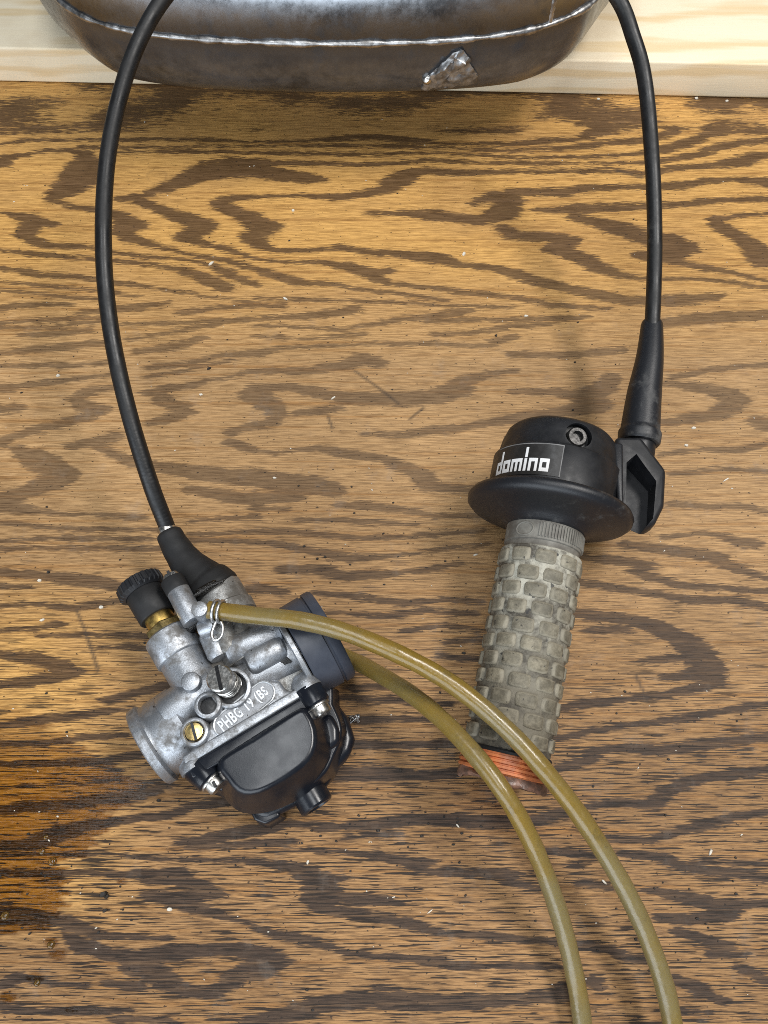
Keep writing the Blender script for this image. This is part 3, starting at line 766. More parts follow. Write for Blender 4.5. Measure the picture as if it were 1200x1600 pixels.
# fuel inlet: upright pin and barb
part('inlet_pin', cyl(P(311, 951, 47) - UP * 17, P(311, 951, 47), 2.9, .5))
part('hose_barb', lathe(P(312, 950, 42.5), P(350, 957, 42.5) - P(312, 950, 42.5), [(0, 2.2), (5, 2.2), (5.3, 2.6), (7, 2.2), (9.5, 2.2)], 24))
# choke assembly
k0 = P(215, 908, 27); k1 = P(312, 1076, 27); kd = (k1 - k0).normalized(); KL = (k1 - k0).length
def kpos(px, py): return (P(px, py, 27) - k0).dot(kd)
n = 96
prof_knob = [(0, 6.5), (.4, 7.7), (1.0, 8.7), (4.6, 8.9), (5.4, 8.3), (6.0, 7.6)]
kb = part('choke_knob', lathe(k0, kd, prof_knob, 208, wob=lambda s, t: 1 + (.05 if (.8 < s < 5) and math.sin(t * 26) > -.3 else 0)), 'black_plastic', sharp=30)
part('knob_barrel', lathe(k0 + kd * 5.6, kd, [(0, 7.0), (1, 7.4), (11.4, 7.2), (11.9, 6.8), (11.9, 5)], 48), 'black_rubber', kb)
part('brass_sleeve', cyl(k0 + kd * 16.5, k0 + kd * 22.5, 5.5, .3), 'brass')
part('brass_nut', cyl(k0 + kd * 21.6, k0 + kd * 25.6, 7.3, .6, hexa=True), 'brass_bright', sharp=20)
part('choke_tower', lathe(k0 + kd * 25.4, kd, [(0, 6), (0, 8.6), (.8, 9.4), (10.4, 9.4), (11.0, 9.0), (11.2, 8.5), (KL - 27, 8.5), (KL - 25.4, 7)], 56))
# bosses and screws on the visible face
def boss(px, py, z0, z1, r, ri=None, mat='cast_metal', nm='boss'):
    c = P(px, py, z1); c.z = z0
    pr = [(0, r + .6), (z1 - z0 - .6, r), (z1 - z0 - .2, r - .15), (z1 - z0, r - .5)]
    if ri: pr += [(z1 - z0, ri + .3), (z1 - z0 - .4, ri), (z1 - z0 - 4, ri), (z1 - z0 - 4, 0)]
    return part(nm, lathe(c, UP, pr, 40), mat)
boss(297, 1064, 28, 38.6, 3.4, nm='peg')
boss(324, 1101, 26, 39.0, 4.7, 3.1, nm='tube_boss')
part('tube_hole', cyl(P(324, 1101, 39) - UP * 3.6, P(324, 1101, 39) - UP * 3.0, 3.0, .1), 'dark_gap')
boss(303, 1143, 24, 38.2, 4.9, 3.5, nm='screw_boss')
bs = part('brass_screw', cyl(P(303, 1143, 37.2) - UP * 2.4, P(303, 1143, 37.2), 3.1, .3), 'brass_bright')
sd = (P(307, 1158, 37) - P(299, 1128, 37)).normalized()
part('slot', obox(P(303, 1143, 37.1), sd * 3.0, Vector((sd.y, -sd.x, 0)) * .5, UP * .25), 'dark_gap', bs)
# big idle screw leaning out of its boss
boss(360, 1074, 26, 37.5, 7.2, 5.6, nm='idle_boss')
part('idle_hole', cyl(P(360, 1074, 37.5) - UP * 3.8, P(360, 1074, 37.5) - UP * 3.4, 5.5, .1), 'dark_gap')
h1 = P(342, 1059, 45.5); h0 = P(360, 1073, 34); hd = (h1 - h0).normalized(); HL = (h1 - h0).length
isx = part('idle_screw', lathe(h0, hd, [(0, 3.6), (HL - 4.6, 3.6), (HL - 4.4, 4.6), (HL - .5, 4.7), (HL, 4.2)], 40), 'steel')
coil = []
for k in range(120):
    t = k / 119; an = t * 2 * math.pi * 4
    _, bb, cc_ = frame(hd); coil.append(h0 + hd * (1 + t * (HL - 6)) + (bb * math.cos(an) + cc_ * math.sin(an)) * 4.3)
part('spring', sweep(coil, .45, 8), 'steel', isx)
sl = Vector((.32, -.95, 0)); sl = (sl - hd * sl.dot(hd)).normalized()
part('slot', obox(h1, sl * 4.5, hd.cross(sl) * .65, hd * .22), 'dark_gap', isx)
# raised lettering in a stadium frame
pa = P(352, 1132, 35); pb2 = P(411, 1083, 35)
ld = (pb2 - pa).normalized(); ln = Vector((-ld.y, ld.x, 0)); ra = 4.0; LL = (pb2 - pa).length
st = []
for k in range(17): an = math.pi / 2 + math.pi * k / 16; st.append(pa + (ld * math.cos(an) + ln * math.sin(an)) * ra)
for k in range(17): an = -math.pi / 2 + math.pi * k / 16; st.append(pb2 + (ld * math.cos(an) + ln * math.sin(an)) * ra)
st.append(st[0])
part('plate_panel', prism([p + UP * .22 for p in st[:-1]], 33), 'cast_plate', np_)
part('plate_border', sweep([p + UP * .15 for p in st], .45, 8, False), 'cast_bright', np_)
def letters(txt, pos, ang, size, parent, mat, ext=.35, sx=1.0):
    cu = bpy.data.curves.new('lettering', 'FONT'); cu.body = txt; cu.size = size * S; cu.extrude = ext * S
    cu.offset = .12 * S; cu.bevel_depth = .06 * S; cu.align_x = 'CENTER'; cu.align_y = 'CENTER'; cu.space_character = 1.12
    cu.materials.append(M[mat])
    tmp = bpy.data.objects.new('lettering', cu); col.objects.link(tmp); bpy.context.view_layer.update()
    me = bpy.data.meshes.new_from_object(tmp.evaluated_get(bpy.context.evaluated_depsgraph_get())); bpy.data.objects.remove(tmp)
    me.materials.clear(); me.materials.append(M[mat])
    o = bpy.data.objects.new('lettering', me); col.objects.link(o); o.parent = parent
    base = Vector(); p = parent
    while p is not None: base += p.location; p = p.parent
    o.location = Vector(pos) * S - base; o.rotation_euler = (0, 0, ang); o.scale = (sx, 1, 1)
    return o
ang = math.atan2(ld.y, ld.x)
letters('PHBG 19', pa + ld * (LL * .30) + UP * .25, ang, 5.8, np_, 'cast_letter', .5, .58)
letters('(BS', pa + ld * (LL * .95) + UP * .25, ang, 4.8, np_, 'cast_letter', .3, .68)

# oily gunk packed between the towers
t = NT('oil_gunk'); t.set(color=(.006, .005, .004), rough=.16, spec=.6); t.bump(t.noise(t.obj(), .9, 4, .7), .8, .8); M['oil_gunk'] = t.m
def blob(px, py, z, rx, ry, rz, seed, nm='oil_gunk'):
    q = random.Random(seed); c = P(px, py, z); V = []; F = []; n1, n2 = 20, 10
    for i in range(n2 + 1):
        ph = math.pi * i / n2
        for k in range(n1):
            th = 2 * math.pi * k / n1
            w = 1 + .22 * math.sin(3 * th + seed) * math.sin(ph) + .15 * math.sin(5 * th + 2 * seed) * math.sin(ph) + q.uniform(-.06, .06) * math.sin(ph)
            V.append(c + e1 * (rx * w * math.sin(ph) * math.cos(th)) + e2 * (ry * w * math.sin(ph) * math.sin(th)) + UP * rz * math.cos(ph))
    for i in range(n2):
        for k in range(n1): F.append((i * n1 + k, i * n1 + (k + 1) % n1, (i + 1) * n1 + (k + 1) % n1, (i + 1) * n1 + k))
    return part(nm, (V, F), 'oil_gunk', sharp=80)
blob(304, 974, 31, 4.5, 3.4, 4, 1); blob(322, 968, 33, 4.5, 3.0, 4, 2); blob(350, 990, 31, 6, 4, 3.2, 3); blob(290, 948, 30, 4, 7, 3, 4); blob(446, 1030, 31, 3.2, 3.6, 2.6, 5)
blob(322, 920, 36, 6.5, 1.6, 1.6, 6)

# float bowl
def soft(pts, step=2.2):
    q = spline(pts[-2:] + pts + pts[:3], step)
    i0 = min(range(len(q)), key=lambda i: (q[i] - pts[0]).length); i1 = max(i for i in range(len(q)) if (q[i] - pts[0]).length < 1e-4)
    return q[i0:i1] if i1 > i0 else q
bowl_o = [P(x, y, 16) for x, y in ((304, 1206), (345, 1248), (384, 1262), (396, 1278), (412, 1287), (434, 1276), (462, 1262), (514, 1232), (528, 1202), (552, 1178), (557, 1152), (546, 1118), (524, 1090), (505, 1072))]
bowl = part('float_bowl', prism(bowl_o, 0.5, -3), 'bowl_plastic', bevel=5, bseg=5)
mid = [P(x, y, 25) for x, y in ((316, 1204), (352, 1238), (392, 1258), (440, 1246), (500, 1216), (522, 1180), (534, 1140), (520, 1100), (502, 1076))]
part('bowl_shoulder', prism(soft(mid), 10, 2.5), 'bowl_plastic', bowl, bevel=5.5, bseg=6)
pil = [P(x, y, 39.5) for x, y in ((342, 1188), (404, 1148), (466, 1108), (480, 1112), (492, 1138), (492, 1166), (480, 1190), (452, 1212), (418, 1232), (392, 1240), (372, 1236), (354, 1216))]
part('bowl_face', prism(soft(pil), 20, 6.5), 'bowl_plastic', bowl, bevel=3.6, bseg=6)
part('bowl_flange', strip(GA, GB, 36.0, 3, .25, 5.2), 'bowl_plastic', bowl, bevel=.9)
def lug(p, q, z):
    a_ = P(*p, z); b_ = P(*q, z); d = (b_ - a_).normalized(); l = (b_ - a_).length
    lg = part('screw_lug', lathe(a_, d, [(0, 5.0), (.6, 5.4), (l - .6, 5.2), (l, 4.6)], 36), 'bowl_plastic', bowl)
    w = part('washer', cyl(b_ - d * .1, b_ + d * .9, 4.5, .2), 'steel', bowl)
    s = part('bowl_screw', lathe(b_ + d * .6, d, [(0, 3.6), (2.6, 3.6), (3.3, 3.1)], 32), 'steel', bowl)
    return s
part('lug_dome', lathe(P(297, 1186, 31.5), e2, [(-1, 0), (-.6, 2.6), (.6, 4.4), (2, 5.0), (4.2, 5.0)], 36), 'cast_metal')
part('lug_dome', lathe(P(472, 1062, 32.5), e2, [(-2.4, 0), (-1.8, 2.8), (0, 4.6), (2, 5.4), (4.6, 5.4)], 36), 'cast_metal')
lug((306, 1196), (330, 1219), 31); lug((478, 1074), (496, 1103), 32.5)
for (x, y) in ((337, 1226), (502, 1112)):
    part('slot', obox(P(x, y, 33), e2 * 1.0, e1 * .5, UP * 2.9), 'dark_gap', bowl)
bp = [P(x, y, 27) for x, y in ((494, 1126), (516, 1112), (530, 1136), (531, 1160), (512, 1174), (499, 1160))]
part('bowl_boss', prism(bp, 8, 1), 'bowl_plastic', bowl, bevel=2.5, bseg=4)
dpa = P(474, 1222, 14); dd = e2
drain = part('drain_plug', lathe(dpa, dd, [(0, 7.4), (4, 7.4), (4.3, 6.4), (9.5, 6.3), (10.2, 5.7), (10.2, 4.4), (9.4, 4.0), (9.4, 0)], 40), 'bowl_plastic', bowl)
part('drain_foot', prism([P(x, y, 15) for x, y in ((385, 1258), (402, 1252), (436, 1268), (438, 1276), (414, 1288), (398, 1282))], 1, 1), 'bowl_plastic', bowl, bevel=1.5)

# ------------------------------------------------------------------ throttle cable with its rubber boots
cab = [P(262, 826, 29), P(235, 755, 42), P(200, 640, 57), P(174, 520, 69), P(162, 400, 79), P(166, 265, 88), P(186, 155, 95), P(217, 65, 101), P(262, -10, 107),
       P(340, -90, 116), P(470, -165, 123), P(620, -190, 125), P(770, -165, 122), P(880, -95, 113), P(960, -10, 100), P(990, 60, 91), P(1008, 130, 83), P(1019, 250, 69), P(1023, 360, 57), P(1022, 440, 49), P(1019, 512, 43)]
path = spline(cab, .55)
cable = empty('throttle_cable', P(300, 900, 0), 'black throttle cable looping from the carburettor up to the grip', 'cable')
def crad(i, s):
    r = 3.2
    if s < 62: r += .10 * max(0, math.sin(s * 4.2)) * (1 - s / 70)
    return r
obj_from('sheath', *sweep(path, crad, 20), 'cable_jacket', cable)
f0 = P(262, 830, 29); fd = (P(276, 862, 27) - f0).normalized()
obj_from('ferrule', *cyl(f0 - fd * 2.2, f0 + fd * 2.0, 3.6, .4), 'steel', cable)
bpth = spline([P(263, 832, 29), P(277, 858, 28), P(296, 884, 27), P(321, 908, 26), P(337, 928, 25)], .8)
BL = sum((bpth[i + 1] - bpth[i]).length for i in range(len(bpth) - 1))
def brad(i, s):
    t = s / BL
    r = float(np.interp(t, [0, .03, .10, .35, .62, .78, .80, .93, .97, 1.0], [4.4, 5.1, 5.3, 6.1, 7.4, 8.5, 9.6, 10.8, 10.8, 10.0]))
    return r + .05 * math.sin(s * 1.1) * (t < .75)
obj_from('carburettor_boot', *sweep(bpth, brad, 40), 'black_rubber', cable, sharp=50)
gp = spline([P(1019, 503, 42), P(1015, 560, 40), P(1006, 620, 37), P(998, 693, 34)], .8)
GL = sum((gp[i + 1] - gp[i]).length for i in range(len(gp) - 1))
def grad(i, s):
    t = s / GL
    return float(np.interp(t, [0, .015, .04, .3, .6, .90, .905, .92, .985, 1.0], [3.9, 4.4, 4.6, 5.6, 7.0, 7.9, 8.3, 8.7, 8.5, 7.9]))
obj_from('grip_boot', *sweep(gp, grad, 40), 'dusty_rubber', cable, sharp=50)

# ------------------------------------------------------------------ hoses
def hose(pts, label, name='fuel_hose'):
    pa_ = spline([P(*p) for p in pts], 2.0)
    r2 = random.Random(len(label))
    V, F = sweep(pa_, lambda i, s: 3.2 + .05 * math.sin(s * .21) + .05 * math.sin(s * .53 + 1), 24)
    b_ = P(*pts[len(pts) // 2]); b_.z = 0
    o = obj_from(name, V, F, 'aged_hose', loc=b_)
    return tag(o, label, 'hose', 'yellowed hoses')
hose([(326, 953, 43), (352, 956, 43.5), (400, 962, 46), (470, 970, 49), (540, 988, 50), (610, 1016, 49), (680, 1052, 46), (740, 1094, 44), (800, 1148, 42.5), (850, 1203, 40), (900, 1266, 35), (945, 1334, 29), (985, 1405, 24), (1018, 1480, 20), (1042, 1555, 17), (1056, 1640, 14), (1060, 1740, 10), (1050, 1850, 6)],
     'yellowed fuel hose clamped to the carburettor pin, crossing over the grip')
hose([(452, 1000, 4), (500, 1012, 4), (548, 1030, 10), (590, 1052, 19), (640, 1083, 28), (690, 1124, 35), (740, 1177, 39), (785, 1235, 39.5), (824, 1302, 34), (856, 1376, 25), (880, 1450, 16), (898, 1525, 9), (910, 1600, 6), (916, 1700, 5), (910, 1820, 5)],
     'yellowed overflow hose coming from under the grey rubber cap')
cl = empty('hose_clamp', P(341, 958, 0), 'silver wire spring clamp on the fuel hose end', 'clamp')
hp = P(341, 955, 43.3); hdir = (P(362, 957.5, 44) - P(330, 953.5, 43)).normalized()
_, ub, uc = frame(hdir)
for off in (-.9, 1.1):
    ring = [hp + hdir * off + (ub * math.cos(k / 40 * 2 * math.pi) + uc * math.sin(k / 40 * 2 * math.pi)) * 3.85 for k in range(41)]
    obj_from('wire_ring', *sweep(ring, .62, 10, False), 'tin', cl)
lp = [P(337, 972, 46), P(332, 985, 46), P(331, 994, 46), P(335, 1000, 46), P(342, 999, 46), P(347, 991, 46), P(348, 979, 46), P(345, 972, 46)]
obj_from('wire_tail', *sweep(spline(lp, .5), .62, 10), 'tin', cl)

# ------------------------------------------------------------------ throttle grip
ge = P(784, 1228, 19); gf = P(857, 800, 32.5)
gd = (gf - ge).normalized()                       # from bar end towards the housing
ga, gb, gc = frame(gd)                            # gb up, gc to the side
grip = empty('throttle_grip', P(815, 1010, 0), 'worn grey twist grip with black flange and throttle housing', 'throttle grip')
def gpart(name, vf, mat, parent=None, **kw): return obj_from(name, vf[0], vf[1], mat, parent or grip, **kw)
GLEN = (gf - ge).length

def rubber_mats():
    t = NT('grip_sleeve'); v = t.obj()
    f = t.ramp(t.noise(v, .10, 5, .68), .36, .60)
    sep = t.n.new('ShaderNodeSeparateXYZ'); t.link(v, sep.inputs[0])
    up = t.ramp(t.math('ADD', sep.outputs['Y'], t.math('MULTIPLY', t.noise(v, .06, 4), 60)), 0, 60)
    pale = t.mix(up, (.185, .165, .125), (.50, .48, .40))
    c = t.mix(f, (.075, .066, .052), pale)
    c = t.mix(t.ramp(t.noise(v, .28, 3), .64, .70, 0, .85), c, (.035, .034, .034))
    t.set(color=c, rough=.62, spec=.35); t.bump(t.noise(v, .8, 5, .7), .6, .6); M['grip_sleeve'] = t.m
    t = NT('grip_block'); v = t.obj((1000, 1000, 1000))
    oi = t.n.new('ShaderNodeObjectInfo')
    add = t.n.new('ShaderNodeVectorMath'); add.operation = 'MULTIPLY_ADD'
    t.link(oi.outputs['Location'], add.inputs[0]); add.inputs[1].default_value = (1000, 1000, 1000); t.link(v, add.inputs[2])
    w = add.outputs[0]
    ed = t.attr('edge')
    f = t.ramp(t.noise(w, .35, 4, .65), .33, .66)
    c = t.mix(f, (.145, .126, .088), (.29, .255, .183))
    sp_ = t.n.new('ShaderNodeSeparateXYZ'); t.link(oi.outputs['Location'], sp_.inputs[0])
    worn = t.ramp(sp_.outputs['Y'], .045, .150)
    c = t.mix(t.math('MULTIPLY', worn, .45), c, (.33, .32, .265))
    rv = t.ramp(oi.outputs['Random'], 0, 1, .0, .42)
    c = t.mix(rv, c, (.085, .078, .062))
    c = t.mix(t.ramp(t.noise(w, .055, 4, .65), .46, .66, 0, .60), c, (.070, .062, .044))
    rim = t.math('MULTIPLY', t.ramp(t.math('ADD', ed, t.math('MULTIPLY', t.math('SUBTRACT', t.noise(w, .5, 3), .5), .5)), .50, .66), .40)
    c = t.mix(rim, c, (.36, .325, .25))
    c = t.mix(t.math('MULTIPLY', t.ramp(ed, .78, .92), .5), c, (.035, .032, .027))
    c = t.mix(t.ramp(t.noise(w, .45, 2), .66, .71, 0, .8), c, (.03, .028, .026))
    t.set(color=c, rough=.58, spec=.35); t.bump(t.noise(w, .9, 5, .7), .5, .5); M['grip_block'] = t.m
    simple('grip_collar', (.20, .19, .165), (.115, .105, .09), .55, 0, .2, .3, 1.2)
rubber_mats()
a_or0, a_or1 = 0.0, 10.0
a_sl0, a_sl1 = 9.6, GLEN - 18.5
a_co1 = GLEN - 5
r2 = random.Random(11)
# orange liner with thread ridges, torn lip
pr = [(3.5, 0), (3.5, 15.0), (4.0, 16.0)]
for k in range(4):
    s = 4.2 + k * 1.65
    pr += [(s, 16.2), (s + .15, 16.75), (s + 1.0, 16.75), (s + 1.15, 16.0), (s + 1.55, 16.0)]
pr += [(11.5, 15.6)]
gpart('orange_liner', lathe(ge, gd, pr, 64), 'orange_plastic', sharp=25)
V = []; F = []; NS = 96
ph_ = [r2.uniform(0, 6.28) for _ in range(8)]
def rag(t, k): return sum(math.sin(t * m + ph_[i] + k) / (1 + .35 * i) for i, m in enumerate((2, 3, 5, 8, 13, 17)))
for j, (s, r) in enumerate(((4.3, 15.6), (3.4, 16.1), (2.2, 16.5), (1.2, 16.6), (.9, 15.9), (1.4, 15.2), (3.4, 15.0))):
    for k in range(NS):
        t = 2 * math.pi * k / NS
        ss = s + (.55 * rag(t, 0) if j in (2, 3, 4) else .12 * rag(t, j)); rr = r + .22 * rag(t, 2 + j)
        V.append(ge + gd * ss + (gb * math.cos(t) + gc * math.sin(t)) * rr)
for j in range(6):
    for k in range(NS): F.append((j * NS + k, j * NS + (k + 1) % NS, (j + 1) * NS + (k + 1) % NS, (j + 1) * NS + k))
gpart('torn_lip', (V, F), 'dirty_plastic', sharp=70)
gpart('dark_rim', lathe(ge + gd * 10.6, gd, [(0, 15.4), (.2, 15.9), (1.2, 16.0), (1.8, 15.6)], 64), 'black_rubber')
sleeve = gpart('grip_sleeve', lathe(ge + gd * 11.4, gd, [(0, 14.2), (.3, 15.1), (1.5, 15.3)] + [(1.5 + k * (a_sl1 - 14.4) / 30, 15.15 + .12 * math.sin(k * 2.2)) for k in range(1, 31)] + [(a_sl1 - 11.6, 15.6), (a_sl1 - 11.0, 15.2), (a_sl1 - 10.8, 14.2)], 72,
               wob=lambda s, t: 1 + .006 * math.sin(3 * t + s * .3) + .004 * math.sin(7 * t - s * .5)), 'grip_sleeve', sharp=60)
# tread blocks (each its own piece, meshes shared)
rows = 11; per = 10; pitch = (a_sl1 - 14.0) / rows
def block_mesh(i):
    q = random.Random(100 + i); V = []; F = []; E = []; G = 7
    wa = R(360 / per) * .5 * q.uniform(.90, .97); wl = pitch * .5 * q.uniform(.86, .94)
    for a_ in range(G):
        for b_ in range(G):
            u = -1 + 2 * a_ / (G - 1); v = -1 + 2 * b_ / (G - 1)
            u2 = math.copysign(abs(u) ** .7, u); v2 = math.copysign(abs(v) ** .7, v)
            m = max(abs(u), abs(v))
            h = -.5 if m > .99 else (.95 if m > .6 else 1.05)
            h += q.uniform(-.09, .09)
            k = 1 - .17 * (abs(u2 * v2) ** 2)
            t = u2 * wa * k + q.uniform(-.006, .006); r = 15.15 + h
            V.append(Vector((r * math.sin(t), v2 * wl * k + q.uniform(-.07, .07), r * math.cos(t) - 15.15)))
            E.append(m)
    for a_ in range(G - 1):
        for b_ in range(G - 1): F.append((a_ * G + b_, (a_ + 1) * G + b_, (a_ + 1) * G + b_ + 1, a_ * G + b_ + 1))
    me = bpy.data.meshes.new('tread_block'); me.from_pydata([tuple(v * S) for v in V], [], F)
    for p in me.polygons: p.use_smooth = True
    at = me.attributes.new('edge', 'FLOAT', 'POINT')
    for k, ee in enumerate(E): at.data[k].value = ee
    me.materials.append(M['grip_block']); return me
bms = [block_mesh(i) for i in range(8)]
sl_base = grip.location + sleeve.location
for i in range(rows):
    s = 13.6 + pitch * (i + .5)
    for k in range(per):
        t = 2 * math.pi * (k + .5 * (i % 2) + .10 * i) / per + r2.uniform(-.02, .02)
        rad = gb * math.cos(t) + gc * math.sin(t)
        tan = -gb * math.sin(t) + gc * math.cos(t)
        o = bpy.data.objects.new('tread_block', bms[r2.randrange(8)]); col.objects.link(o)
        o.parent = sleeve
        pos = (ge + gd * (s + r2.uniform(-.2, .2)) + rad * 15.15) * S - sl_base
        xa_ = tan; ya_ = gd; za_ = rad
        if xa_.cross(ya_).dot(za_) < 0: xa_ = -xa_
        mt = Matrix((xa_, ya_, za_)).transposed().to_4x4(); mt.translation = pos
        o.matrix_local = mt
# collar with fine ribs
coll = gpart('collar', lathe(ge + gd * (a_sl1 - .3), gd, [(0, 13.6), (.4, 14.3), (3.0, 14.3), (3.3, 14.9), (10.4, 15.0), (11.0, 14.5), (14, 14.5)], 72), 'grip_collar', sharp=30)
ribs = []
for k in range(26):
    t = R(8) - k * R(4.4)                     # over the camera-right side
    tt = -t if gc.x > 0 else t
    tt = math.copysign(abs(t), 1) if gc.x > 0 else -abs(t)
    tt = (R(-14) + k * R(4.4)) * (1 if gc.x > 0 else -1)
    rad = gb * math.cos(tt) + gc * math.sin(tt); tan = gd.cross(rad)
    ribs.append(obox(ge + gd * (a_sl1 + 6.6) + rad * 15.1, gd * 2.7, tan * .26, rad * .42))
gpart('collar_ribs', merge(*ribs), 'grip_collar', coll, smooth=False)
tt = R(-38) * (1 if gc.x > 0 else -1)
rad = gb * math.cos(tt) + gc * math.sin(tt); tan = gd.cross(rad)
ov = [ge + gd * (a_sl1 + 6.4 + 2.6 * math.sin(k / 24 * 6.2832)) + rad * (15.0 - .35 * abs(math.cos(k / 24 * 6.2832))) + tan * 3.6 * math.cos(k / 24 * 6.2832) for k in range(25)]
gpart('oval_mark', sweep(ov, .35, 8, False), 'grip_collar', coll)
# flange
FL = GLEN
flange = gpart('flange', lathe(ge + gd * FL, gd, [(-8.5, 15.0), (-7.8, 16.4), (-6.6, 17.6), (-5.2, 20.0), (-4.0, 24.0), (-3.2, 28.0), (-2.4, 30.6), (-1.0, 32.1), (.8, 32.4), (2.4, 31.6), (3.2, 29.6), (3.6, 26.0), (3.6, 12)], 96), 'dusty_rubber', sharp=60)
# housing
HR = 25.2
hs0 = ge + gd * (FL + 3.9)
hous = gpart('housing', lathe(hs0, gd, [(0, HR - .8), (.5, HR), (14.9, HR), (15.3, HR - .3), (15.6, HR - 1.1), (16.2, HR - 1.4), (22.0, HR - 2.2), (26.6, HR - 3.6), (28.2, HR - 5.0), (29.0, HR - 7.2), (29.3, HR - 9.5), (29.3, 0)], 96), 'black_plastic', sharp=50)
side = 1 if gc.x > 0 else -1
def on_h(t, s, off):                          # t degrees to camera right of straight up, s along the axis
    a_ = R(t) * side
    return hs0 + gd * s + (gb * math.cos(a_) + gc * math.sin(a_)) * (HR + off)
# countersunk screw
t = R(9) * side
rad = gb * math.cos(t) + gc * math.sin(t)
cpos = hs0 + gd * 20.8 + rad * (HR - 1.2)
cv, cf = cyl(cpos - rad * 5.6, cpos + rad * 6, 5.2, .05, 40)
cut(hous, cv, cf)
scr = gpart('housing_screw', lathe(cpos - rad * 5.5 + gd.cross(rad) * (1.1 * -side) * 0, rad, [(0, 3.9), (2.6, 3.9), (3.2, 3.4), (3.2, 2.2), (1.2, 2.0), (1.2, 0)], 32), 'dull_steel', hous)
# plate and lettering
def patch(t0, t1, s0, s1, off, th, nt=14):
    V = []; F = []
    for k in range(nt + 1):
        t = t0 + (t1 - t0) * k / nt
        V += [on_h(t, s0, off - th), on_h(t, s1, off - th), on_h(t, s1, off), on_h(t, s0, off)]
    for k in range(nt):
        for j in range(4): F.append((k * 4 + j, k * 4 + (j + 1) % 4, k * 4 + 4 + (j + 1) % 4, k * 4 + 4 + j))
    F.append((0, 1, 2, 3)); F.append((nt * 4 + 3, nt * 4 + 2, nt * 4 + 1, nt * 4))
    return V, F
simple('sticker', (.017, .016, .015), (.023, .021, .020), .34, 0, .2, 0)
simple('sticker_edge', (.22, .215, .21), (.12, .118, .115), .5, 0, .2, 0)
T0, T1 = -68, -3
lab = gpart('name_label', patch(T0, T1, 1.6, 14.2, .25, .5, 24), 'sticker', hous)
gpart('label_edge', merge(patch(T0, T1, 14.0, 14.35, .32, .2, 24), patch(T1 - .8, T1, 1.6, 14.2, .33, .2, 2)), 'sticker_edge', lab)
GLY = {'d': ((0, 0, 3, .8), (0, 2.2, 3, 3), (0, 0, .8, 3), (2.2, 0, 3, 5.4)), 'o': ((0, 0, 3.2, .85), (0, 2.15, 3.2, 3), (0, .85, .9, 2.15), (2.3, .85, 3.2, 2.15)),
       'm': ((0, 0, .85, 3), (0, 2.2, 4.4, 3), (1.78, 0, 2.63, 3), (3.55, 0, 4.4, 3)), 'i': ((0, 0, .95, 2.95), (0.05, 3.2, .95, 5.6)), 'n': ((0, 0, .9, 3), (0, 2.2, 3.1, 3), (2.2, 0, 3.1, 3))}
WID = {'d': 3, 'o': 3.2, 'm': 4.4, 'i': .95, 'n': 3.1}
tot = sum(WID[c] for c in 'domino') + .75 * 5
x = 0; span0, span1 = -67, -13
for ch in 'domino':
    parts = []
    for (x0, y0, x1, y1) in GLY[ch]:
        k = (span1 - span0) / tot
        parts.append(patch(span0 + (x + x0) * k, span0 + (x + x1) * k, 3.0 + y0 * 1.72, 3.0 + y1 * 1.72, .36, .14, 4))
    gpart('letter', merge(*parts), 'white_paint', lab, smooth=False)
    x += WID[ch] + .75
# cable guide block on the camera-right side
zt = 43
go = [P(x, y, z) for x, y, z in ((962, 681, zt), (1003, 681, zt), (1042, 734, zt - 4), (1039, 790, zt - 5), (1026, 816, zt - 5), (1014, 824, zt - 5), (975, 800, zt - 2), (962, 792, zt))]
guide = gpart('cable_guide', prism(go, 28, 0), 'black_plastic', bevel=2.0, bseg=4)
pk = [P(x, y, zt + 3) for x, y in ((999, 702), (1034, 740), (1031, 797), (1019, 811), (983, 790), (983, 716))]
cut(guide, *prism(pk, 29.6, 0))
gpart('guide_rib', obox(P(1016, 765, 31), Vector((.5, 0, 0)), Vector((.1, 7, 0)), Vector((0, 0, 1.4))), 'black_plastic', guide)
nk = [P(x, y, 46) for x, y in ((958, 690), (974, 692), (975, 790), (966, 788))]
gpart('guide_neck', prism(nk, 12), 'dusty_rubber', guide, bevel=1)
gpart('guide_socket', cyl(P(1000, 684, 34), P(996, 712, 33), 6.6, .6), 'black_plastic', guide)

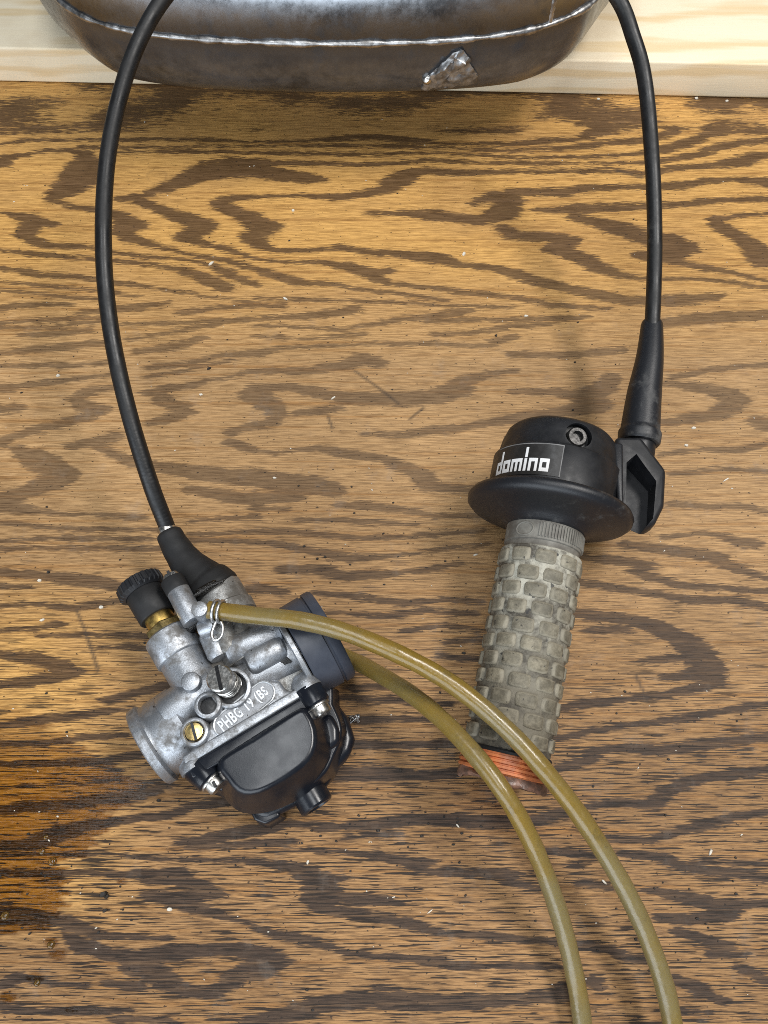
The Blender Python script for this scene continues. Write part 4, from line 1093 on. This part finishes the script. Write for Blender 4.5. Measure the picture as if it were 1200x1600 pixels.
# ------------------------------------------------------------------ bits lying on the bench
def flake(c, l, w, h, ang, seed):
    q = random.Random(seed); V = []; F = []
    ca, sa = math.cos(ang), math.sin(ang)
    n = 7
    for lay in (0, 1):
        for k in range(n):
            t = 2 * math.pi * k / n; rr = q.uniform(.75, 1.15)
            x = math.cos(t) * l * rr * (1 - .2 * lay); y = math.sin(t) * w * rr * (1 - .2 * lay)
            V.append(Vector((c.x + x * ca - y * sa, c.y + x * sa + y * ca, .08 + lay * h * q.uniform(.7, 1.2))))
    F.append(tuple(range(n - 1, -1, -1))); F.append(tuple(range(n, 2 * n)))
    for k in range(n): F.append((k, (k + 1) % n, n + (k + 1) % n, n + k))
    return V, F
chips = [(330, 412, 2.3, .8, .8), (458, 329, 1.2, 1.0, 0), (725, 397, 1.6, 1.1, 1.2), (446, 467, 2.0, .6, -.5), (521, 622, 1.8, .5, .6), (743, 867, 1.5, .5, .3), (935, 155, 1.2, .9, 0), (1088, 154, 1.6, 1.2, 0),
         (1136, 158, 1.3, .9, 0), (1084, 669, 1.5, 1.0, .2), (1072, 696, 1.2, .9, 0), (1134, 750, 2.6, .4, .5), (1110, 1331, 1.8, .8, 1.0), (944, 1378, 1.6, .6, -.8), (672, 1424, 1.7, .4, .6), (265, 1421, 1.2, .9, 0),
         (158, 949, 1.5, 1.0, .3), (66, 969, 1.5, .7, .4), (62, 907, 1.3, .9, .2), (429, 747, 1.2, .8, 0), (822, 494, 1.3, .9, 0), (481, 1347, 1.1, .6, 1.4), (91, 587, 1.2, 1.0, 0), (314, 617, 1.1, .9, 0), (715, 1290, 1.3, .4, -.9)]
CHIP_LABELS = ['largest white chip, on golden wood right of the long left cable run', 'small round pale chip on golden wood above the bench centre', 'pale chip on golden wood left of the right cable run',
 'slim yellowish chip just below and right of the largest white chip', 'slim curled pale chip on the dark band at bench centre', 'pale sliver just left of the top of the grip sleeve', 'pale chip by the pine board, left of the right cable',
 'pale chip against the pine board, just right of the right cable', 'rightmost pale chip along the foot of the pine board', 'pale chip right of the throttle housing, upper of the near pair', 'pale chip right of the throttle housing, lower of the near pair',
 'long thin pale sliver far right of the cable guide', 'pale flake near the right edge, right of both hoses', 'pale flake between the two hoses', 'thin pale sliver left of the lower hose end', 'pale crumb right of the black crumb below the float bowl',
 'pale chip left of the brass choke nut', 'pale chip near the left edge, beside the long dark scratch', 'pale chip near the left edge, level with the choke knob', 'pale chip on the dark patch above the rubber cap', 'pale chip on the bench just left of the grip boot tip',
 'upright pale sliver below the drain plug', 'pale chip near the left edge, left of the cable bend', 'pale chip just right of the cable bend', 'thin pale sliver below left of the orange grip end']
for i, (x, y, l, w, an) in enumerate(chips):
    c = P(x, y); o = obj_from('chip', *flake(c, l * .8, w * .8, .5, an, i), 'chip_white', smooth=False, loc=c)
    tag(o, CHIP_LABELS[i], 'chip', 'pale chips scattered on the bench')
c = P(163, 1397); o = obj_from('black_crumb', *merge(flake(c, 1.7, 1.1, 1.2, .4, 60), flake(c + Vector((1.2, -.8, 0)), .9, .7, .9, 1.2, 61)), 'crumb_black', smooth=False, loc=c)
tag(o, 'black crumb of dirt on bare oak right of the fuel stain', 'crumb')
cc0 = P(553, 1124); r3 = random.Random(4)
sh = []
for k in range(4):
    pts = [cc0 + Vector((r3.uniform(-2, 2.5), r3.uniform(-2, 2), r3.uniform(1, 5))) for _ in range(5)]
    sh.append(sweep(spline(pts, .4), .28, 6))
o = obj_from('metal_shaving', *merge(*sh), 'tin', loc=cc0)
tag(o, 'curled bright metal shaving beside the black float bowl', 'shaving')
specks = []; r4 = random.Random(21)
for k in range(300):
    x = r4.uniform(0, 1200); y = 170 + 1420 * r4.random() ** .75
    if k % 2:
        cx, cy, sg = ((150, 1380, 120), (700, 1330, 90), (950, 1180, 110), (560, 860, 80), (230, 960, 60), (1080, 1450, 90), (480, 1300, 60))[r4.randrange(7)]
        x = r4.gauss(cx, sg); y = r4.gauss(cy, sg * .6)
    c = P(x, y); s = r4.uniform(.16, .48) * (1.5 if r4.random() < .12 else 1)
    specks.append(flake(c, s * r4.uniform(1, 1.7), s, s * .8, r4.uniform(-.6, .6), 500 + k))
tag(obj_from('dirt_specks', *merge(*specks), 'crumb_black', smooth=False), 'fine black dirt specks scattered over the bench top', 'dirt', kind='stuff')
specks = []
for k in range(150):
    c = P(r4.uniform(0, 1200), r4.uniform(180, 1590)); s = r4.uniform(.12, .3)
    specks.append(flake(c, s * r4.uniform(1, 2.2), s, s * .8, r4.uniform(-.9, .9), 900 + k))
tag(obj_from('pale_dust', *merge(*specks), 'chip_white', smooth=False), 'fine pale dust scattered over the bench top', 'dust', kind='stuff')
# beads of fuel on the stain
t = NT('fuel_bead'); t.set(color=(.55, .36, .12), rough=.04, trans=.9, ior=1.4); M['fuel_bead'] = t.m
BEADS = ((82, 1346, 1.6, 'largest bead of fuel on the wet stain, above the black crumb'), (66, 1330, 1.2, 'small fuel bead just up and left of the largest bead'), (8, 1431, 1.5, 'fuel bead at the left edge of the photo, on a dark wet band'),
         (80, 1476, 1.4, 'fuel bead on the separate drop below the main wet stain'), (58, 1536, 1.1, 'lowest fuel bead, near the bottom left corner'), (72, 1308, .9, 'topmost tiny fuel bead on the wet stain'))
for i, (x, y, r, lb) in enumerate(BEADS):
    c = P(x, y)
    o = obj_from('fuel_bead', *lathe(c + UP * .05, UP, [(0, r), (r * .25, r * .93), (r * .45, r * .72), (r * .58, r * .4), (r * .62, 0)], 24), 'fuel_bead', loc=c)
    tag(o, lb, 'droplet', 'fuel beads on the stain')
